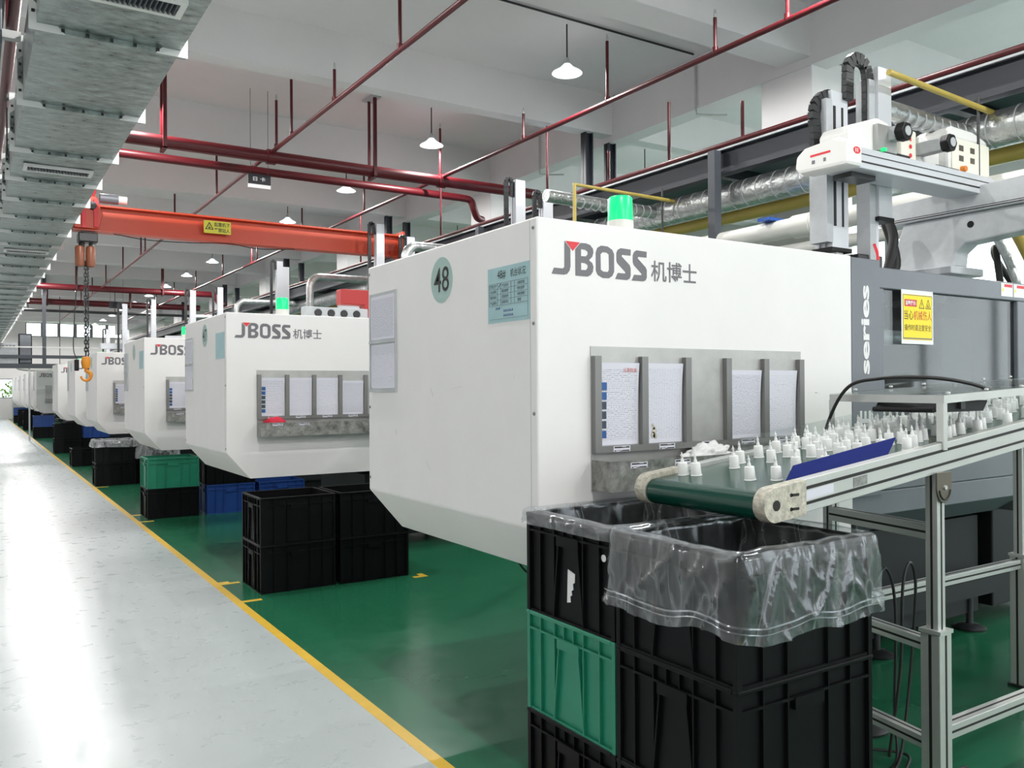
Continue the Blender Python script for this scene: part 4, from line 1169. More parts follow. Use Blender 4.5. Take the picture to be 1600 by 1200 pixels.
def simple_robot(i, x1, x2, y, z1, z2, label):
    t = thing('take_out_robot', label, 'robot', (x1, y, CT))
    arm1 = obj('arm', extrusion(0.12, 0.10, -0.2, z1 - CT), 'alu_white', t)
    arm2 = obj('arm', extrusion(0.12, 0.10, -0.2, z2 - CT), 'alu_white', t, (x2 - x1, 0, 0))
    for dx, zz in ((0, z1), (x2 - x1, z2)):
        p = [(dx - 0.09, 0.05, 0.1), (dx - 0.09, 0.05, zz - CT - 0.05)] + arc((dx - 0.05, 0.05, zz - CT - 0.02), 0.045, 180, 0, 6) + [(dx - 0.012, 0.05, zz - CT - 0.2)]
        chain_links(even(p, 0.055), 0.05, 0.022, 'cable_chain', t)
    obj('traverse_beam', MB().box(-0.5, 1.3, 0.11, 0.24, 0.42, 0.56), 'alu_white', t, bevel=0.004)
    obj('carriage', MB().box(-0.14, x2 - x1 + 0.2, 0.06, 0.30, 0.56, 0.66), 'offwhite', t, bevel=0.01)
    obj('pedestal', MB().prism([(1.0, -0.02), (1.3, -0.02), (1.3, 0.42), (0.85, 0.42), (0.9, 0.25)], 0.12, 0.5), 'silvergrey', t, bevel=0.01)
    return t


simple_robot(1, 4.86, 5.22, 7.50, 3.72, 3.62, 'take-out robot posts of machine 47 rising above machine 48')
simple_robot(2, 4.86, 5.34, 11.15, 3.86, 3.72, 'take-out robot posts of the third machine beyond the crane beam')
simple_robot(3, 4.90, 5.02, 15.95, 3.95, 3.85, 'pair of white robot posts above the green beacon of machine 47')
simple_robot(4, 4.15, 4.75, 19.9, 3.75, 3.85, 'robot posts above the third machine roof, left of its beacon')
simple_robot(5, 3.3, 4.0, 23.9, 3.75, 3.9, 'robot posts above the fourth machine roof')
simple_robot(6, 3.9, 4.5, 32.0, 3.6, 3.6, 'robot posts far down the row below the bright windows')

t = thing('take_out_robot', 'large white take-out robot with cable chains on the nearest machine', 'robot', (4.2, 2.95, CT))
X0, Y0 = 4.2, 2.95


def L(x, y, z): return (x - X0, y - Y0, z - CT)


def lb(x0, x1, y0, y1, z0, z1, b=None):
    return (b or MB()).box(x0 - X0, x1 - X0, y0 - Y0, y1 - Y0, z0 - CT, z1 - CT)


obj('traverse_beam', lb(4.03, 5.75, 2.86, 3.06, 2.71, 2.82, lb(4.03, 5.75, 2.88, 3.04, 2.82, 2.835)), 'alu_white', t, bevel=0.005)
obj('beam_slot', lb(4.06, 5.7, 2.857, 2.8605, 2.742, 2.750, lb(4.06, 5.7, 2.857, 2.8605, 2.786, 2.790)), 'slot', t)
ec = obj('end_cap', MB().prism([(2.80 - Y0, 2.69 - CT), (3.10 - Y0, 2.70 - CT), (3.14 - Y0, 2.73 - CT), (3.13 - Y0, 2.80 - CT), (3.08 - Y0, 2.835 - CT), (2.86 - Y0, 2.85 - CT), (2.80 - Y0, 2.82 - CT)], 3.90 - X0, 4.04 - X0, axis='x'), 'offwhite', t, bevel=0.02)
obj('red_mark', MB().prism([(0.030 * math.cos(2 * PI * a / 20), 0.019 * math.sin(2 * PI * a / 20)) for a in range(20)], -0.0012, 0.0), 'logored', ec, (3.985 - X0, 2.7995 - Y0, 2.775 - CT))
obj('mark_stroke', MB().box(-0.013, -0.007, -0.0018, -0.0012, -0.010, 0.010).box(0.002, 0.008, -0.0018, -0.0012, -0.010, 0.010), 'label', ec, (3.985 - X0, 2.7995 - Y0, 2.775 - CT))
obj('side_text', MB().box(-0.0012, 0, 2.90 - Y0, 3.03 - Y0, 2.775 - CT, 2.787 - CT), 'logored', ec, (3.8995 - X0, 0, 0))
obj('side_marks', MB().box(-0.0012, 0, 3.00 - Y0, 3.02 - Y0, 2.735 - CT, 2.755 - CT).box(-0.0012, 0, 2.93 - Y0, 2.945 - Y0, 2.735 - CT, 2.755 - CT), 'slate', ec, (3.8995 - X0, 0, 0))
obj('carriage_cover', MB().prism([(4.10 - X0, 2.835 - CT), (4.47 - X0, 2.835 - CT), (4.50 - X0, 2.98 - CT), (4.47 - X0, 3.03 - CT), (4.36 - X0, 3.045 - CT), (4.12 - X0, 2.97 - CT), (4.09 - X0, 2.93 - CT)], 2.93 - Y0, 3.12 - Y0), 'offwhite', t, bevel=0.012)
obj('carriage_plate', lb(4.32, 4.50, 2.90, 2.93, 2.85, 3.0), 'stainless', t)
obj('drive_unit', lb(4.40, 4.66, 2.92, 3.05, 2.765, 2.865), 'blackmetal', t)
for x, y, z in ((4.42, 2.88, 2.955), (4.96, 2.93, 2.985)):
    mo = obj('servo_motor', MB().box(x + 0.0 - X0, x + 0.075 - X0, y - 0.02 - Y0, y + 0.15 - Y0, z - 0.04 - CT, z + 0.04 - CT), 'silvergrey', t, bevel=0.01)
    obj('motor_cap', MB().tube([(x + 0.0375 - X0, y - 0.075 - Y0, z - CT), (x + 0.0375 - X0, y - 0.02 - Y0, z - CT)], 0.058, 6), 'black', mo, bevel=0.01)
    obj('cap_ring', MB().tube([(x + 0.0375 - X0, y - 0.079 - Y0, z - CT), (x + 0.0375 - X0, y - 0.074 - Y0, z - CT)], 0.028, 14), 'silvergrey', mo)
pb = obj('valve_panel', lb(4.78, 4.94, 3.05, 3.16, 2.835, 3.09), 'cream', t, bevel=0.014)
for z in (3.0, 2.955, 2.90): obj('red_symbol', MB().tube([(4.87 - X0, 3.049 - Y0, z + 0.03 - CT), (4.87 - X0, 3.046 - Y0, z + 0.03 - CT)], 0.014, 3 if z == 3.0 else 8), 'logored', pb)
cb = obj('control_box', MB().prism([(5.0, 2.84), (5.62, 2.84), (5.62, 3.04), (5.58, 3.12), (5.30, 3.15), (5.22, 3.12), (5.18, 3.06), (5.0, 3.02)], 2.98, 3.22, axis='y') if False else
         lb(5.20, 5.68, 3.0, 3.24, 2.835, 3.10), 'offwhite', t, bevel=0.02)
obj('box_lid', MB().prism([(5.205 - X0, 3.095 - CT), (5.675 - X0, 3.095 - CT), (5.66 - X0, 3.12 - CT), (5.50 - X0, 3.16 - CT), (5.26 - X0, 3.165 - CT), (5.215 - X0, 3.14 - CT)], 3.005 - Y0, 3.235 - Y0), 'offwhite', cb, bevel=0.012)
obj('front_panel', lb(5.23, 5.665, 2.994, 3.0, 2.85, 3.085), 'cream', cb)
for x in (5.31, 5.44):
    for z in (3.03, 2.965): obj('panel_sticker', lb(x, x + 0.05, 2.992, 2.994, z - 0.018, z + 0.018), 'bronze', cb)
obj('selector_knob', MB().lathe([(0.0, -0.03), (0.018, -0.03), (0.022, 0.0)], (5.34 - X0, 2.994 - Y0, 2.895 - CT), 12, 'y'), 'knob', cb, smooth=True)
obj('arm', extrusion(0.15, 0.12, 2.32 - CT, 3.24 - CT), 'alu_white', t, L(4.22, 3.13, CT))
obj('arm_track', lb(4.16, 4.215, 3.12, 3.24, 2.35, 3.18), 'silvergrey', t)
obj('transfer_rail', lb(4.95, 5.20, 2.93, 3.10, 2.835, 2.86), 'blackmetal', t)
obj('box_bridge', MB().prism([(4.98 - X0, 2.86 - CT), (5.2 - X0, 2.86 - CT), (5.2 - X0, 3.10 - CT), (5.10 - X0, 3.06 - CT), (4.98 - X0, 3.07 - CT)], 3.06 - Y0, 3.22 - Y0), 'offwhite', t, bevel=0.008)
obj('arm_slot', lb(4.235, 4.255, 3.126, 3.131, 2.45, 3.15, lb(4.31, 4.325, 3.126, 3.131, 2.45, 3.15)), 'slot', t)
obj('lower_arm', lb(4.27, 4.33, 3.14, 3.20, 2.17, 2.33), 'alu_white', t)
obj('arm_end', lb(4.20, 4.39, 3.12, 3.26, 2.30, 2.325), 'black', t, bevel=0.004)
obj('arm', extrusion(0.13, 0.12, 2.53 - CT, 3.43 - CT), 'alu_white', t, L(4.58, 3.07, CT))
obj('lower_arm', lb(4.58, 4.62, 3.10, 3.15, 2.24, 2.54), 'alu_white', t)
obj('arm_back', lb(4.52, 4.58, 3.09, 3.18, 2.17, 3.35), 'silvergrey', t)
obj('arm_end', lb(4.57, 4.72, 3.06, 3.20, 2.505, 2.53), 'black', t, bevel=0.004)
obj('gripper_box', lb(4.42, 4.66, 3.10, 3.32, 2.14, 2.30), 'blackmetal', t, bevel=0.008)
p1 = [L(4.13, 3.17, 2.86), L(4.12, 3.17, 3.05)] + [L(4.25 + 0.14 * math.cos(R(a)), 3.17, 3.07 + 0.15 * math.sin(R(a))) for a in range(175, 80, -12)] + [L(4.36, 3.17, 3.22), L(4.44, 3.17, 3.20)]
chain_links(even(p1, 0.04), 0.07, 0.035, 'cable_chain', t)
p2 = [L(4.355, 3.12, 3.20), L(4.36, 3.12, 3.32)] + [L(4.455 + 0.095 * math.cos(R(a)), 3.12, 3.37 + 0.10 * math.sin(R(a))) for a in range(180, -1, -18)] + [L(4.55, 3.12, 3.3), L(4.55, 3.12, 2.95)]
chain_links(even(p2, 0.04), 0.07, 0.035, 'cable_chain', t)
obj('under_bracket', lb(4.12, 4.34, 2.93, 3.05, 2.682, 2.71), 'blackmetal', t)
obj('green_led', MB().lathe([(0.0, -0.012), (0.016, -0.008), (0.018, 0.006), (0.0, 0.012)], L(4.33, 2.87, 2.845), 10), 'beacon', t)
cst = MB().prism([(2.30, 2.61), (3.56, 2.61), (3.56, 2.70), (3.50, 2.74), (2.30, 2.78)], 5.30 - X0, 5.52 - X0, axis='x')
cst.v = [(a, b_ - Y0, c - CT) for a, b_, c in cst.v]
obj('base_rail', cst, 'castgrey', t, bevel=0.008)
ped = MB().prism([(2.30, 2.606), (3.40, 2.606), (3.44, 2.50), (3.50, 2.28), (3.05, 2.28), (3.04, 2.37), (2.98, 2.42), (2.30, 2.47)], 5.34 - X0, 5.50 - X0, axis='x')
ped.v = [(a, b_ - Y0, c - CT) for a, b_, c in ped.v]
po = obj('pedestal_casting', ped, 'castgrey', t, bevel=0.012)
obj('bolt_hole', MB().tube([(5.338 - X0, 2.94 - Y0, 2.535 - CT), (5.341 - X0, 2.94 - Y0, 2.535 - CT)], 0.022, 14), 'black', po)
obj('foot_plate', lb(5.22, 5.60, 3.0, 3.56, 2.225, 2.275), 'silvergrey', t, bevel=0.006)
obj('foot_block', lb(5.28, 5.54, 3.1, 3.5, 2.05, 2.225), 'silvergrey', t)
obj('rail_line', lb(5.2985, 5.3005, 2.3, 3.5, 2.618, 2.624, lb(5.2985, 5.3005, 2.3, 3.5, 2.632, 2.636)), 'slot', t)
obj('red_air_line', MB().tube(bez([L(4.50, 3.05, 2.35), L(4.46, 3.0, 2.27), L(4.45, 3.0, 2.18)], 6), 0.009, 8), 'logored', t)
# cables and bundles on the grey roof behind
for lab, pts, r, mt in (('black cable bundle coiled on the grey machine roof', [(4.95, 3.3, 2.14), (5.0, 3.25, 2.45), (5.05, 3.35, 2.62), (5.1, 3.3, 2.3), (5.0, 3.4, 2.14)], 0.03, 'rubber'),
                        ('fat black cable arching over the grey machine roof', [(5.62, 2.9, 2.14), (5.75, 3.0, 2.42), (5.95, 3.1, 2.38), (6.1, 3.0, 2.1)], 0.022, 'rubber'),
                        ('beige hose leaning beside the robot pedestal', [(5.9, 2.75, 2.10), (5.85, 2.85, 2.4), (5.8, 3.0, 2.75)], 0.045, 'ypipe'),
                        ('silver sleeved cable beside the robot pedestal', [(5.66, 2.8, 2.12), (5.7, 2.9, 2.35), (5.66, 3.0, 2.6)], 0.03, 'foil')):
    tag(obj('cable_bundle', MB().tube(bez(pts, 8), r, 10), mt, smooth=True), lab, 'cable')

# ================================================================== CRATES
CX, CY, CH = 0.585, 0.505, 0.355          # outer rim size and stacking pitch


def crate_body(detail):
    b = MB()
    i, wl = 0.016, 0.006
    x0, x1, y0, y1 = i, CX - i, i, CY - i
    t = 0.004                                        # slight draft
    z1 = CH - 0.004
    # four walls and a floor
    b.box(x0, x1, y0, y0 + wl, 0.006, z1).box(x0, x1, y1 - wl, y1, 0.006, z1).box(x0, x0 + wl, y0 + wl, y1 - wl, 0.006, z1).box(x1 - wl, x1, y0 + wl, y1 - wl, 0.006, z1)
    b.box(x0, x1, y0, y1, 0.001, 0.006)
    return b


def frame(z0, z1, inset, w):
    a = inset
    return MB().box(a, CX - a, a, a + w, z0, z1).box(a, CX - a, CY - a - w, CY - a, z0, z1).box(a, a + w, a + w, CY - a - w, z0, z1).box(CX - a - w, CX - a, a + w, CY - a - w, z0, z1)


CM = {}
for c in ('black', 'green', 'blue'):
    m_ = 'crate_' + c
    CM[c] = dict(
        body=mesh('body', crate_body(0), m_), rim=mesh('rim', frame(CH - 0.014, CH, 0.0, 0.022), m_), lip=mesh('lower_rim', frame(CH - 0.066, CH - 0.058, 0.004, 0.012), m_),
        foot=mesh('base_rim', frame(0.0, 0.008, 0.006, 0.012), m_),
        rx=mesh('rib', MB().box(-0.0025, 0.0025, 0.004, 0.016, 0.008, CH - 0.014), m_),
        ry=mesh('rib', MB().box(0.004, 0.016, -0.0025, 0.0025, 0.008, CH - 0.014), m_),
        hx=mesh('handle', MB().prism([(-0.062, CH - 0.060), (0.062, CH - 0.060), (0.062, CH - 0.095), (-0.062, CH - 0.095)], 0.0, 0.016), m_),
        hy=mesh('handle', MB().prism([(-0.062, CH - 0.060), (0.062, CH - 0.060), (0.062, CH - 0.095), (-0.062, CH - 0.095)], 0.0, 0.016, axis='x'), m_),
        pk=mesh('corner', MB().box(0.003, 0.02, 0.003, 0.02, 0.0, CH), m_))


def taper_rib(m_, axis, c, sgn):
    """slanting rib beside the handle"""
    a = c + sgn * 0.055; e = c + sgn * 0.085
    poly = [(a - 0.003, CH - 0.095), (a + 0.003, CH - 0.095), (e + 0.003, 0.008), (e - 0.003, 0.008)]
    return mesh('rib', MB().prism(poly, 0.002, 0.016, axis=axis), m_)


TR = {}


def crate(color, x, y, z, label, near=False, rz=0.0):
    t = thing('storage_crate', label, 'crate', (x, y, z), rz, 'stacked storage crates')
    k = CM[color]
    obj('body', k['body'], None, t); obj('rim', k['rim'], None, t, bevel=0.004 if near else 0); obj('lower_rim', k['lip'], None, t); obj('base_rim', k['foot'], None, t)
    for (px, py) in ((0, 0), (CX - 0.023, 0), (0, CY - 0.023), (CX - 0.023, CY - 0.023)): obj('corner', k['pk'], None, t, (px, py, 0))
    xs = (0.105, 0.205, 0.38, 0.48); ys = (0.085, 0.17, 0.335, 0.42)
    for q in xs:
        obj('rib', k['rx'], None, t, (q, 0, 0))
    for q in (ys if near else (0.13, 0.375)):
        obj('rib', k['ry'], None, t, (0, q, 0))
    obj('handle', k['hy'], None, t, (0.0, CY / 2, 0))
    obj('handle', k['hx'], None, t, (CX / 2, 0.0, 0))
    if near:
        for s in (-1, 1):
            key = (color, s)
            if key not in TR: TR[key] = taper_rib('crate_' + color, 'x', CY / 2, s)
            obj('rib', TR[key], None, t)
        for q in (0.225, 0.28): obj('rim_web', MB().box(0.004, 0.016, q - 0.002, q + 0.002, CH - 0.058, CH - 0.014), 'crate_' + color, t)
    return t


# foreground: two columns of three
AX, AY, BX, BY = 1.705, 2.075, 1.700, 1.562
for n_, c in enumerate(('black', 'green', 'black')):
    a = crate(c, AX, AY, n_ * CH, ('black crate at the bottom of the far foreground stack', 'green crate in the middle of the foreground stack', 'black crate with a torn label, topmost of the far foreground stack')[n_], True)
    if n_ == 2:
        obj('torn_label', MB().prism([(0.195, 0.175), (0.235, 0.185), (0.24, 0.07), (0.22, 0.075), (0.222, 0.095), (0.212, 0.10), (0.215, 0.115), (0.205, 0.12), (0.207, 0.14), (0.197, 0.145)][::1], 0.0135, 0.0155, axis='x'), 'label', a, (0, 0.03, 0))
        obj('sticker_dot', MB().tube([(0.0135, 0.07, 0.255), (0.0155, 0.07, 0.255)], 0.012, 12), 'label', a)
    crate('black', BX, BY, n_ * CH, ('bottom black crate of the nearest stack', 'middle black crate of the nearest stack', 'black crate in the clear bag, topmost of the nearest stack')[n_], True)
# stack before machine 47
for n_ in range(2):
    crate('black', 1.787, 6.25, n_ * CH, ('black crate at the floor before machine 47, left stack', 'open black crate on top of the left stack before machine 47')[n_], True)
    crate('black', 2.400, 6.235, n_ * CH, ('black crate at the floor before machine 47, right stack', 'black crate on top of the right stack before machine 47')[n_], True)
# before the third machine
crate('black', 1.72, 10.60, 0, 'black crate under the green crate'); crate('green', 1.72, 10.60, CH, 'open green crate on a black crate before the third machine')
crate('blue', 2.395, 10.62, 0, 'blue crate beside the green crate stack'); crate('black', 2.395, 10.62, CH, 'black crate on the blue crate under machine 47')
crate('blue', 3.02, 10.60, 0, 'second blue crate behind the black stack of machine 47'); 
# before the fourth
crate('black', 1.64, 14.72, 0, 'black crate at the floor before the fourth machine'); crate('black', 1.64, 14.72, CH, 'bag-covered black crate before the fourth machine')
crate('black', 2.26, 14.70, 0, 'black crate beside the bag-covered stack, lower'); crate('black', 2.26, 14.70, CH, 'black crate beside the bag-covered stack, upper')
# farther stacks
crate('black', 1.66, 18.75, 0, 'single low black crate before the fifth machine')
crate('black', 1.66, 22.9, 0, 'black crate at the floor before the sixth machine'); crate('black', 1.66, 22.9, CH, 'black crate on top before the sixth machine')
crate('black', 2.28, 22.9, 0, 'black crate below the dark blue crate'); crate('blue', 2.28, 22.9, CH, 'dark blue crate on a black crate before the sixth machine')
crate('black', 1.64, 30.6, 0, 'black crate under the bright blue crate far away')
crate('blue', 1.64, 30.6, CH, 'bright blue crate far down the row')
crate('black', 2.30, 30.6, 0, 'black crate beside the far bright blue crate stack')
for y, c, nm in ((37.2, 'black', 'ninth'), (41.3, 'black', 'tenth'), (45.7, 'blue', 'eleventh')):
    crate('black', 1.65, y, 0, 'lower crate before the %s machine' % nm); crate(c, 1.65, y, CH, 'upper crate before the %s machine' % nm)




# ================================================================== PLASTIC LINERS
def rrect(hx, hy, r, n):
    """n points round a rounded rectangle centred at 0, with outward normals"""
    per = []
    seg = [(2 * (hy - r), 's', (hx, -(hy - r)), (0, 1), (1, 0)), (PI / 2 * r, 'a', (hx - r, hy - r), 0, None), (2 * (hx - r), 's', (hx - r, hy), (-1, 0), (0, 1)), (PI / 2 * r, 'a', (-(hx - r), hy - r), 90, None),
           (2 * (hy - r), 's', (-hx, hy - r), (0, -1), (-1, 0)), (PI / 2 * r, 'a', (-(hx - r), -(hy - r)), 180, None), (2 * (hx - r), 's', (-(hx - r), -hy), (1, 0), (0, -1)), (PI / 2 * r, 'a', (hx - r, -(hy - r)), 270, None)]
    tot = sum(s[0] for s in seg)
    for k in range(n):
        d = tot * k / n
        for s in seg:
            if d <= s[0]: break
            d -= s[0]
        if s[1] == 's':
            per.append((s[2][0] + s[3][0] * d, s[2][1] + s[3][1] * d, s[4][0], s[4][1]))
        else:
            a = R(s[3]) + d / r
            per.append((s[2][0] + r * math.cos(a), s[2][1] + r * math.sin(a), math.cos(a), math.sin(a)))
    return per


def liner(name, label, cx, cy, ztop, drop, drop_in, flare, material, seed, hem=True, hx=None, hy=None, crumple=1.0):
    hx = hx or CX / 2; hy = hy or CY / 2
    n, m = 260, 46
    per = rrect(hx + 0.008, hy + 0.008, 0.03, n)
    b = MB()
    tot = drop + drop_in + 0.04
    for j in range(m):
        s = j / (m - 1) * tot
        for k, (x, y, nx, ny) in enumerate(per):
            u = k / n * 2 * PI
            P = Vector((math.cos(u) * 2.3 + seed, math.sin(u) * 2.3, 0))
            if s < drop_in:                          # inside, from the bottom of the drape upwards
                q = s / drop_in
                off = -0.036 - 0.035 * (1 - q) ** 1.2
                z = ztop - drop_in + s
                fold = noise.noise(P * 1.5 + Vector((0, 0, z * 3))) * 0.022 * (1 - q) + noise.noise(P * 3.6 + Vector((0, 0, z * 5))) * 0.012 * (1 - 0.6 * q)
            elif s < drop_in + 0.04:
                q = (s - drop_in) / 0.04
                off = -0.036 + 0.048 * q
                z = ztop + 0.006 + 0.010 * math.sin(PI * q)
                fold = 0
                z += noise.noise(P * 2) * 0.006 * crumple
            else:
                q = (s - drop_in - 0.04) / drop
                dd = drop * (1 + 0.16 * noise.noise(P * 0.6 + Vector((0, 0, 4))))
                off = 0.012 + flare * (q ** 0.8)
                z = ztop - dd * q
                base = noise.noise(P * 0.9 + Vector((0, 0, z * 1.5)))
                rid = 1 - abs(noise.noise(P * 1.5 + Vector((q * 0.9, 0, 0)))) * 2.2
                rid2 = 1 - abs(noise.noise(P * 2.8 + Vector((-q * 1.6, 0, z * 4)))) * 2.4
                fold = (base * 0.006 + max(0, rid) ** 6 * 0.012 + max(0, rid2) ** 6 * 0.007) * min(1, q * 3 + 0.15) * crumple
                off = max(off + fold, 0.010); fold = 0
            o = off + fold
            b.v.append((x + nx * o, y + ny * o, z - ztop))
    for j in range(m - 1):
        for k in range(n):
            k2 = (k + 1) % n
            b.f.append((j * n + k, j * n + k2, (j + 1) * n + k2, (j + 1) * n + k))
    t = thing(name, label, 'plastic bag', (cx, cy, ztop))
    o = obj('film', mesh('film', b, material, True, fix=False), None, t)
    for p in o.data.polygons: p.use_smooth = True
    if hem:
        hb = MB()
        for zz, th in ((-drop * 0.80, 0.0032), (-drop * 0.87, 0.0022)):
            pts = []
            for k, (x, y, nx, ny) in enumerate(per):
                u = k / n * 2 * PI
                P = Vector((math.cos(u) * 2.3 + seed, math.sin(u) * 2.3, 0))
                q = -zz / drop
                off = 0.020 + flare * q ** 0.8 + 0.008 * noise.noise(P * 1.2)
                pts.append((x + nx * off, y + ny * off, zz * (1 + 0.16 * noise.noise(P * 0.6 + Vector((0, 0, 4)))) + 0.006 * noise.noise(P * 1.5)))
            pts.append(pts[0])
            hb.tube(pts, th, 6, cap=False)
        obj('gathered_hem', mesh('gathered_hem', hb, material, True), None, t)
    return t


liner('bin_liner', 'clear plastic bag folded over the nearest black crate', BX + CX / 2, BY + CY / 2, 3 * CH, 0.225, 0.20, 0.016, 'bag', 1.7)
liner('bin_liner', 'clear plastic bag rolled over the rim of the torn-label crate', AX + CX / 2, AY + CY / 2, 3 * CH, 0.035, 0.20, 0.002, 'bag', 5.1, hem=False, crumple=0.4)
liner('bin_liner', 'cloudy plastic bag bunched over the black crates before the fourth machine', 1.64 + CX / 2, 14.72 + CY / 2, 2 * CH, 0.10, 0.12, 0.02, 'bag2', 9.3, hem=True)
liner('bin_liner', 'cloudy plastic bag hanging beside the green crate stack', 2.26 + CX / 2, 14.70 + CY / 2, 2 * CH, 0.30, 0.12, 0.03, 'bag2', 12.3, hem=False)

# ================================================================== CONVEYOR
INC = 0.109
ANG = math.atan(INC)
conv = thing('belt_conveyor', 'inclined green belt conveyor with aluminium frame in the foreground', 'conveyor', (2.0, 1.95, 0))
CVX, CVY = 2.0, 1.95
YN0, YN1, YFa0, YFa1 = 1.680, 1.715, 2.195, 2.230     # near and far side rails


def zb(x): return 1.200 + INC * (x - 1.95)              # belt surface


def sl(x0, x1, y0, y1, d0, d1, b=None):
    """slab that follows the belt slope, d0..d1 below/above the belt surface"""
    b = b or MB()
    vs = [(x - CVX, y - CVY, zb(x) + d) for d in (d0, d1) for y in (y0, y1) for x in (x0, x1)]
    return b.add(vs, [(0, 2, 3, 1), (4, 5, 7, 6), (0, 1, 5, 4), (2, 6, 7, 3), (0, 4, 6, 2), (1, 3, 7, 5)])


XE = 4.9
rr_ = 0.043
bp = []
cxr, czr = 1.985, zb(1.985) - rr_
for a in range(90, 271, 10):
    bp.append((cxr + rr_ * math.cos(R(a)) - CVX, czr + rr_ * math.sin(R(a))))
poly = [(XE - CVX, zb(XE))] + bp + [(XE - CVX, zb(XE) - 2 * rr_)]
obj('belt', MB().prism(poly, YN1 + 0.006 - CVY, YFa0 - 0.006 - CVY), 'belt', conv, smooth=True)
for nm, (y0, y1), face in (('near', (YN0, YN1), YN0), ('far', (YFa0, YFa1), YFa0)):
    r_ = obj('side_rail', sl(2.115, XE, y0, y1, -0.085, 0.016), 'alu', conv, bevel=0.002)
    if nm == 'near':
        obj('rail_slot', sl(2.13, XE, y0 - 0.0012, y0, -0.016, -0.006), 'slot', r_)
        obj('rail_slot', sl(2.13, XE, y0 - 0.0012, y0, -0.062, -0.053), 'slot', r_)
        obj('rail_sticker', sl(2.36, 2.43, y0 - 0.0016, y0 - 0.0004, -0.050, -0.020), 'stain_dirty', r_)
        obj('rail_tag', sl(2.13, 2.26, y0 - 0.0016, y0 - 0.0004, -0.048, -0.020), 'print_label', r_)
    # rounded end bracket
    ep = [(2.13 - CVX, zb(2.13) + 0.012), (1.99 - CVX, zb(1.99) + 0.012)]
    ep = []
    cx_, cz_ = 1.985, zb(1.985) - 0.036
    for a in range(96, 276, 12): ep.append((cx_ + 0.052 * math.cos(R(a)) - CVX, cz_ + 0.052 * math.sin(R(a))))
    ep += [(2.12 - CVX, zb(2.12) - 0.088), (2.12 - CVX, zb(2.12) + 0.016)]
    br = obj('end_bracket', MB().prism(ep, (y0 - 0.010 if nm == 'near' else y0) - CVY, (y1 if nm == 'near' else y1 + 0.01) - CVY), 'creamdirty', conv, bevel=0.006)
    if nm == 'near':
        obj('axle_hole', MB().tube([(cx_ - CVX, y0 - 0.0115 - CVY, cz_), (cx_ - CVX, y0 - 0.009 - CVY, cz_)], 0.016, 14), 'slot', br)
        for dz in (-0.018, -0.060): obj('slot_hole', MB().tube([(2.05 - CVX, y0 - 0.0115 - CVY, zb(2.06) + dz), (2.05 - CVX, y0 - 0.0095 - CVY, zb(2.06) + dz)], 0.006, 8).box(2.05 - CVX, 2.085 - CVX, y0 - 0.0115 - CVY, y0 - 0.0095 - CVY, zb(2.06) + dz - 0.004, zb(2.06) + dz + 0.004), 'slot', br)
# legs
for (x, y, lab) in ((2.84, 1.6975, 'near'), (2.96, 2.2125, 'far'), (4.45, 1.6975, 'near'), (4.45, 2.2125, 'far')):
    zt = zb(x) - 0.087
    up = obj('upper_leg', MB().box(x - 0.0225 - CVX, x + 0.0225 - CVX, y - 0.0225 - CVY, y + 0.0225 - CVY, 0.62, zt), 'alu', conv, bevel=0.002)
    obj('leg_slot', MB().box(x - 0.004 - CVX, x + 0.004 - CVX, y - 0.0235 - CVY, y - 0.0225 - CVY, 0.66, zt).box(x - 0.0235 - CVX, x - 0.0225 - CVX, y - 0.004 - CVY, y + 0.004 - CVY, 0.66, zt), 'slot', up)
    lo = obj('lower_leg', MB().box(x - 0.036 - CVX, x + 0.036 - CVX, y - 0.036 - CVY, y + 0.036 - CVY, 0.012, 0.655), 'alu', conv, bevel=0.003)
    obj('leg_slot', MB().box(x - 0.005 - CVX, x + 0.005 - CVX, y - 0.0372 - CVY, y - 0.036 - CVY, 0.012, 0.65).box(x - 0.0372 - CVX, x - 0.036 - CVX, y - 0.005 - CVY, y + 0.005 - CVY, 0.012, 0.65), 'slot', lo)
    obj('leg_collar', MB().box(x - 0.040 - CVX, x + 0.040 - CVX, y - 0.040 - CVY, y + 0.040 - CVY, 0.655, 0.668), 'alu', conv)
    obj('leg_foot', MB().box(x - 0.045 - CVX, x + 0.045 - CVX, y - 0.045 - CVY, y + 0.045 - CVY, 0, 0.012), 'blackmetal', conv)
# pivot bracket on near leg
x = 2.845
pv = [(x - 0.045, zb(x) - 0.082), (x + 0.045, zb(x) - 0.082), (x + 0.045, zb(x) - 0.135)] + [(x + 0.045 * math.cos(R(a)), zb(x) - 0.135 + 0.055 * math.sin(R(a))) for a in range(-15, -180, -15)] + [(x - 0.045, zb(x) - 0.135)]
pv = [(a - CVX, c) for a, c in pv]
pvo = obj('pivot_bracket', MB().prism(pv, YN0 - 0.016 - CVY, YN0 - 0.009 - CVY), 'bronze', conv, bevel=0.002)
obj('pivot_bolt', MB().tube([(x - CVX, YN0 - 0.022 - CVY, zb(x) - 0.135), (x - CVX, YN0 - 0.016 - CVY, zb(x) - 0.135)], 0.008, 10), 'alu', pvo)
obj('pivot_slot', MB().tube([(x + 0.034 * math.cos(R(a)) - CVX, YN0 - 0.0165 - CVY, zb(x) - 0.137 + 0.040 * math.sin(R(a))) for a in range(-10, -171, -16)], 0.0035, 6), 'slot', pvo)


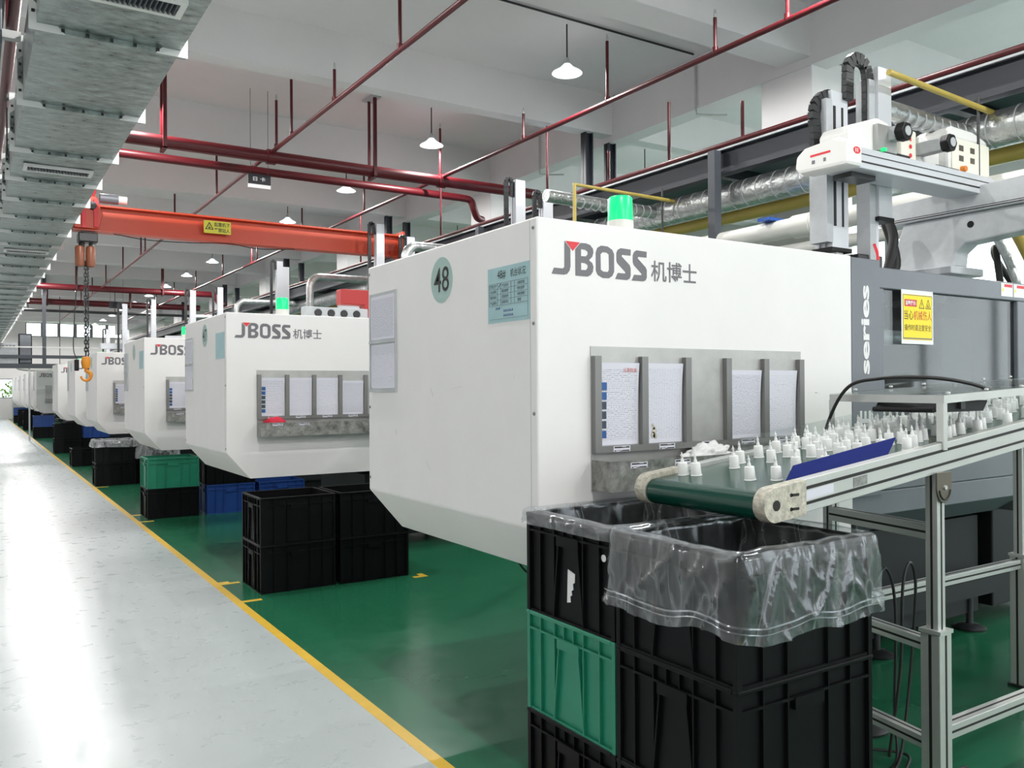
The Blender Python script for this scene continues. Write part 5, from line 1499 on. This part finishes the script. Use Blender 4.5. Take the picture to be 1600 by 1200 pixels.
def prof(a, c, name, s=0.045, up=(0, 0, 1)):
    a = (a[0] - CVX, a[1] - CVY, a[2]); c = (c[0] - CVX, c[1] - CVY, c[2])
    o = obj(name, MB().bar(a, c, s, s, up), 'alu', conv, bevel=0.002)
    d = (Vector(c) - Vector(a)).normalized()
    sd = d.cross(Vector(up)).normalized()
    for sg in (-1, 1):
        off = sd * sg * (s / 2 + 0.0004)
        obj('bar_slot', MB().bar(Vector(a) + off, Vector(c) + off, 0.001, 0.008, up), 'slot', o)
    offz = Vector(up) * (s / 2 + 0.0004)
    obj('bar_slot', MB().bar(Vector(a) + offz, Vector(c) + offz, 0.008, 0.001, up), 'slot', o)
    return o


prof((2.86, 1.72, 1.0), (2.95, 2.19, 1.0), 'cross_bar', 0.07 * 0.75)
prof((2.86, 1.735, 0.60), (2.95, 2.175, 0.60), 'cross_bar')
prof((2.86, 1.735, 0.25), (2.95, 2.175, 0.25), 'cross_bar')
prof((4.45, 1.735, 0.60), (4.45, 2.175, 0.60), 'cross_bar')
prof((3.00, 2.2125, 0.62), (4.41, 2.2125, 0.62), 'long_bar')
prof((2.88, 1.6975, 0.30), (4.41, 1.6975, 0.30), 'long_bar', 0.05)
obj('gusset', MB().prism([(2.985, 1.03), (3.06, 1.03), (2.985, 0.95)], 2.20, 2.225) if False else MB().prism([(2.985 - CVX, 1.06), (3.05 - CVX, zb(3.05) - 0.09), (2.985 - CVX, zb(2.985) - 0.09)], 2.20 - CVY, 2.225 - CVY), 'slot', conv)
# far clear guard strip and acrylic cover
obj('guard_strip', sl(2.42, XE, 2.198, 2.203, 0.016, 0.075), 'acrylic', conv)
cov = thing('acrylic_cover', 'clear acrylic cover on an aluminium frame above the conveyor', 'cover', (2.9, 1.95, 1.2))


def zc(x): return 1.482 + 0.045 * (x - 2.87)


def cvb(x0, x1, y0, y1, d0, d1):
    vs = [(x + 0.13 * (y - 1.68) / 0.555 - 2.9, y - 1.95, zc(x) + d - 1.2) for d in (d0, d1) for y in (y0, y1) for x in (x0, x1)]
    return MB().add(vs, [(0, 2, 3, 1), (4, 5, 7, 6), (0, 1, 5, 4), (2, 6, 7, 3), (0, 4, 6, 2), (1, 3, 7, 5)])


obj('top_plate', cvb(2.86, 4.9, 1.675, 2.235, 0.0, 0.004), 'acrylic', cov)
obj('edge_profile', cvb(2.86, 4.9, 1.672, 1.690, -0.028, 0.0), 'alu', cov)
obj('edge_profile', cvb(2.86, 4.9, 2.220, 2.238, -0.028, 0.0), 'alu', cov)
obj('edge_profile', cvb(2.86, 2.878, 1.69, 2.22, -0.028, 0.0), 'alu', cov)
for x in (3.5, 4.2): obj('edge_profile', cvb(x, x + 0.02, 1.69, 2.22, -0.024, 0.0), 'alu', cov)
for x in (2.87, 4.2):
    obj('cover_post', MB().box(x - 0.012 - 2.9, x + 0.012 - 2.9, 1.674 - 1.95, 1.6795 - 1.95, zb(x) - 1.21, zc(x) - 0.028 - 1.2).box(x - 0.012 - 2.9, x - 0.008 - 2.9, 1.6795 - 1.95, 1.70 - 1.95, zb(x) + 0.02 - 1.2, zc(x) - 0.028 - 1.2), 'alu', cov)
    xf = x + 0.13
    obj('cover_post', MB().box(xf - 0.014 - 2.9, xf + 0.014 - 2.9, 2.2305 - 1.95, 2.237 - 1.95, zb(xf) - 1.21, zc(xf) - 0.028 - 1.2).box(xf - 0.014 - 2.9, xf - 0.010 - 2.9, 2.212 - 1.95, 2.2305 - 1.95, zb(xf) + 0.02 - 1.2, zc(xf) - 0.028 - 1.2), 'alu', cov)
sb = mesh('cover_bolt', MB().lathe([(0.008, 0.0), (0.008, 0.006), (0.0, 0.008)], n=8), 'alu')
for q in range(8):
    for y in (1.681, 2.229):
        x = 2.90 + q * 0.25
        obj('cover_bolt', sb, None, cov, (x - 2.9, y - 1.95, zc(x) + 0.004 - 1.2))
t = thing('work_light', 'flat black work light hanging under the acrylic cover', 'lamp', (3.05, 1.86, 1.40))
obj('housing', MB().prism([(-0.13, 0.02), (0.17, 0.02), (0.20, 0.055), (0.20, 0.06), (-0.10, 0.055)], -0.13, 0.13), 'black', t, bevel=0.006)
obj('hinge', MB().tube([(-0.14, -0.12, 0.028), (-0.14, 0.12, 0.028)], 0.010, 10), 'black', t)
obj('mount', MB().box(0.0, 0.03, -0.14, -0.13, 0.03, 0.066), 'blackmetal', t)
tag(obj('light_cable', MB().tube(bez([(3.02, 2.28, 1.12), (2.98, 2.26, 1.30), (2.93, 2.12, 1.50), (2.95, 1.98, 1.545), (3.05, 1.82, 1.545), (3.2, 1.74, 1.515), (3.32, 1.72, 1.47)], 8), 0.007, 8), 'rubber', smooth=True), 'black cable looping over the acrylic cover of the conveyor', 'cable')

# blue sheet leaning in over the near rail
bl = MB()
P0 = [(2.095, 1.224), (2.155, 1.262), (2.675, 1.312), (2.59, 1.262)]
bl.add([(2.085 - 2.3, 1.722 - 1.72, zb(2.085) + 0.004 - 1.2), (2.60 - 2.3, 1.722 - 1.72, zb(2.60) + 0.004 - 1.2), (2.70 - 2.3, 1.752 - 1.72, zb(2.70) + 0.056 - 1.2), (2.165 - 2.3, 1.752 - 1.72, zb(2.165) + 0.046 - 1.2),
        (2.085 - 2.3, 1.726 - 1.72, zb(2.085) + 0.004 - 1.2), (2.60 - 2.3, 1.726 - 1.72, zb(2.60) + 0.004 - 1.2), (2.70 - 2.3, 1.756 - 1.72, zb(2.70) + 0.056 - 1.2), (2.165 - 2.3, 1.756 - 1.72, zb(2.165) + 0.046 - 1.2)],
       [(0, 1, 2, 3), (7, 6, 5, 4), (0, 4, 5, 1), (1, 5, 6, 2), (2, 6, 7, 3), (3, 7, 4, 0)])
tag(obj('plastic_sheet', bl, 'bluesheet', None, (2.3, 1.72, 1.2)), 'blue plastic sheet leaning along the near conveyor rail', 'sheet')

# ------------------------------------------------------------------ caps on the belt
capm = mesh('cap_base', MB().lathe([(0.0, 0.0), (0.0195, 0.0), (0.0195, 0.0025), (0.0178, 0.004), (0.0160, 0.042), (0.0148, 0.044), (0.006, 0.0445), (0.0, 0.0445)], n=18), 'capwhite', True)
tipm = mesh('nozzle_tip', MB().lathe([(0.0068, 0.0445), (0.0056, 0.054), (0.0040, 0.056), (0.0038, 0.063), (0.0046, 0.065), (0.0044, 0.070), (0.0020, 0.073), (0.0016, 0.079), (0.0, 0.080)], n=10), 'capclear', True)


def cap(x, y):
    t = thing('nozzle_cap', 'white nozzle cap standing on the green conveyor belt', 'cap', (x, y, zb(x) + 0.0005), rnd.random() * 6, 'white nozzle caps on the conveyor belt')
    t.rotation_euler = (0, -ANG, 0)
    obj('cap_base', capm, None, t); obj('nozzle_tip', tipm, None, t)


spots = [(2.069, 2.140), (2.083, 2.092), (2.105, 1.875), (2.142, 1.80), (2.245, 2.07), (2.33, 2.12), (2.31, 1.86), (2.39, 2.03), (2.45, 2.14), (2.36, 1.78), (2.50, 2.05), (2.47, 1.88), (2.53, 1.97), (2.56, 2.15), (2.42, 1.95)]
for k in range(20000):
    if len(spots) >= 150: break
    x = 2.42 + 1.85 * rnd.random()
    y = 1.748 + (2.172 - 1.748) * rnd.random()
    if x < 2.75 and y < 1.80: continue
    if x < 2.62 and rnd.random() < 0.45: continue
    if 2.86 < x < 3.26 and False: continue
    dm = 0.056 if x < 2.85 else 0.046
    if all((x - a) ** 2 + (y - c) ** 2 > dm ** 2 for a, c in spots): spots.append((x, y))
for s in spots: cap(*s)

# ================================================================== SMALL THINGS LOW DOWN
t = thing('round_base_stand', 'black pole stand with chrome ring base behind the conveyor leg', 'stand', (3.32, 2.36, 0))
obj('pole', MB().tube([(0, 0, 0.03), (0, 0, 0.95)], 0.014, 10), 'blackmetal', t, smooth=True)
obj('base_disc', MB().lathe([(0.0, 0.0), (0.14, 0.0), (0.145, 0.012), (0.12, 0.028), (0.0, 0.032)], n=24), 'blackmetal', t, smooth=True)
obj('chrome_ring', MB().lathe([(0.055, 0.60), (0.062, 0.606), (0.055, 0.618), (0.03, 0.612)], n=24), 'alu', t, smooth=True)
for lab, pts in (('black cables looped over the conveyor cross bar', [(3.05, 2.02, 0.05), (3.1, 2.0, 0.4), (3.12, 2.0, 0.72), (3.2, 2.02, 0.80), (3.27, 2.04, 0.68), (3.24, 2.05, 0.3), (3.1, 2.0, 0.06), (2.95, 1.95, 0.02)]),
                 ('second black cable hanging beside the conveyor leg', [(3.02, 2.06, 0.72), (3.1, 2.06, 0.78), (3.16, 2.06, 0.62), (3.15, 2.06, 0.2), (3.05, 2.0, 0.02), (2.9, 2.1, 0.02)]),
                 ('black cable lying on the green floor under the conveyor', [(2.75, 2.3, 0.02), (3.0, 2.2, 0.03), (3.2, 2.05, 0.015), (3.05, 1.95, 0.02), (2.95, 1.9, 0.015), (3.3, 1.85, 0.012)]),
                 ('thin black cable drooping under machine 48', [(2.55, 4.05, 0.70), (2.62, 4.0, 0.50), (2.75, 3.95, 0.42), (2.88, 3.95, 0.50), (2.95, 4.0, 0.68)])):
    tag(obj('floor_cable', MB().tube(bez(pts, 8), 0.006, 8), 'rubber', smooth=True), lab, 'cable')
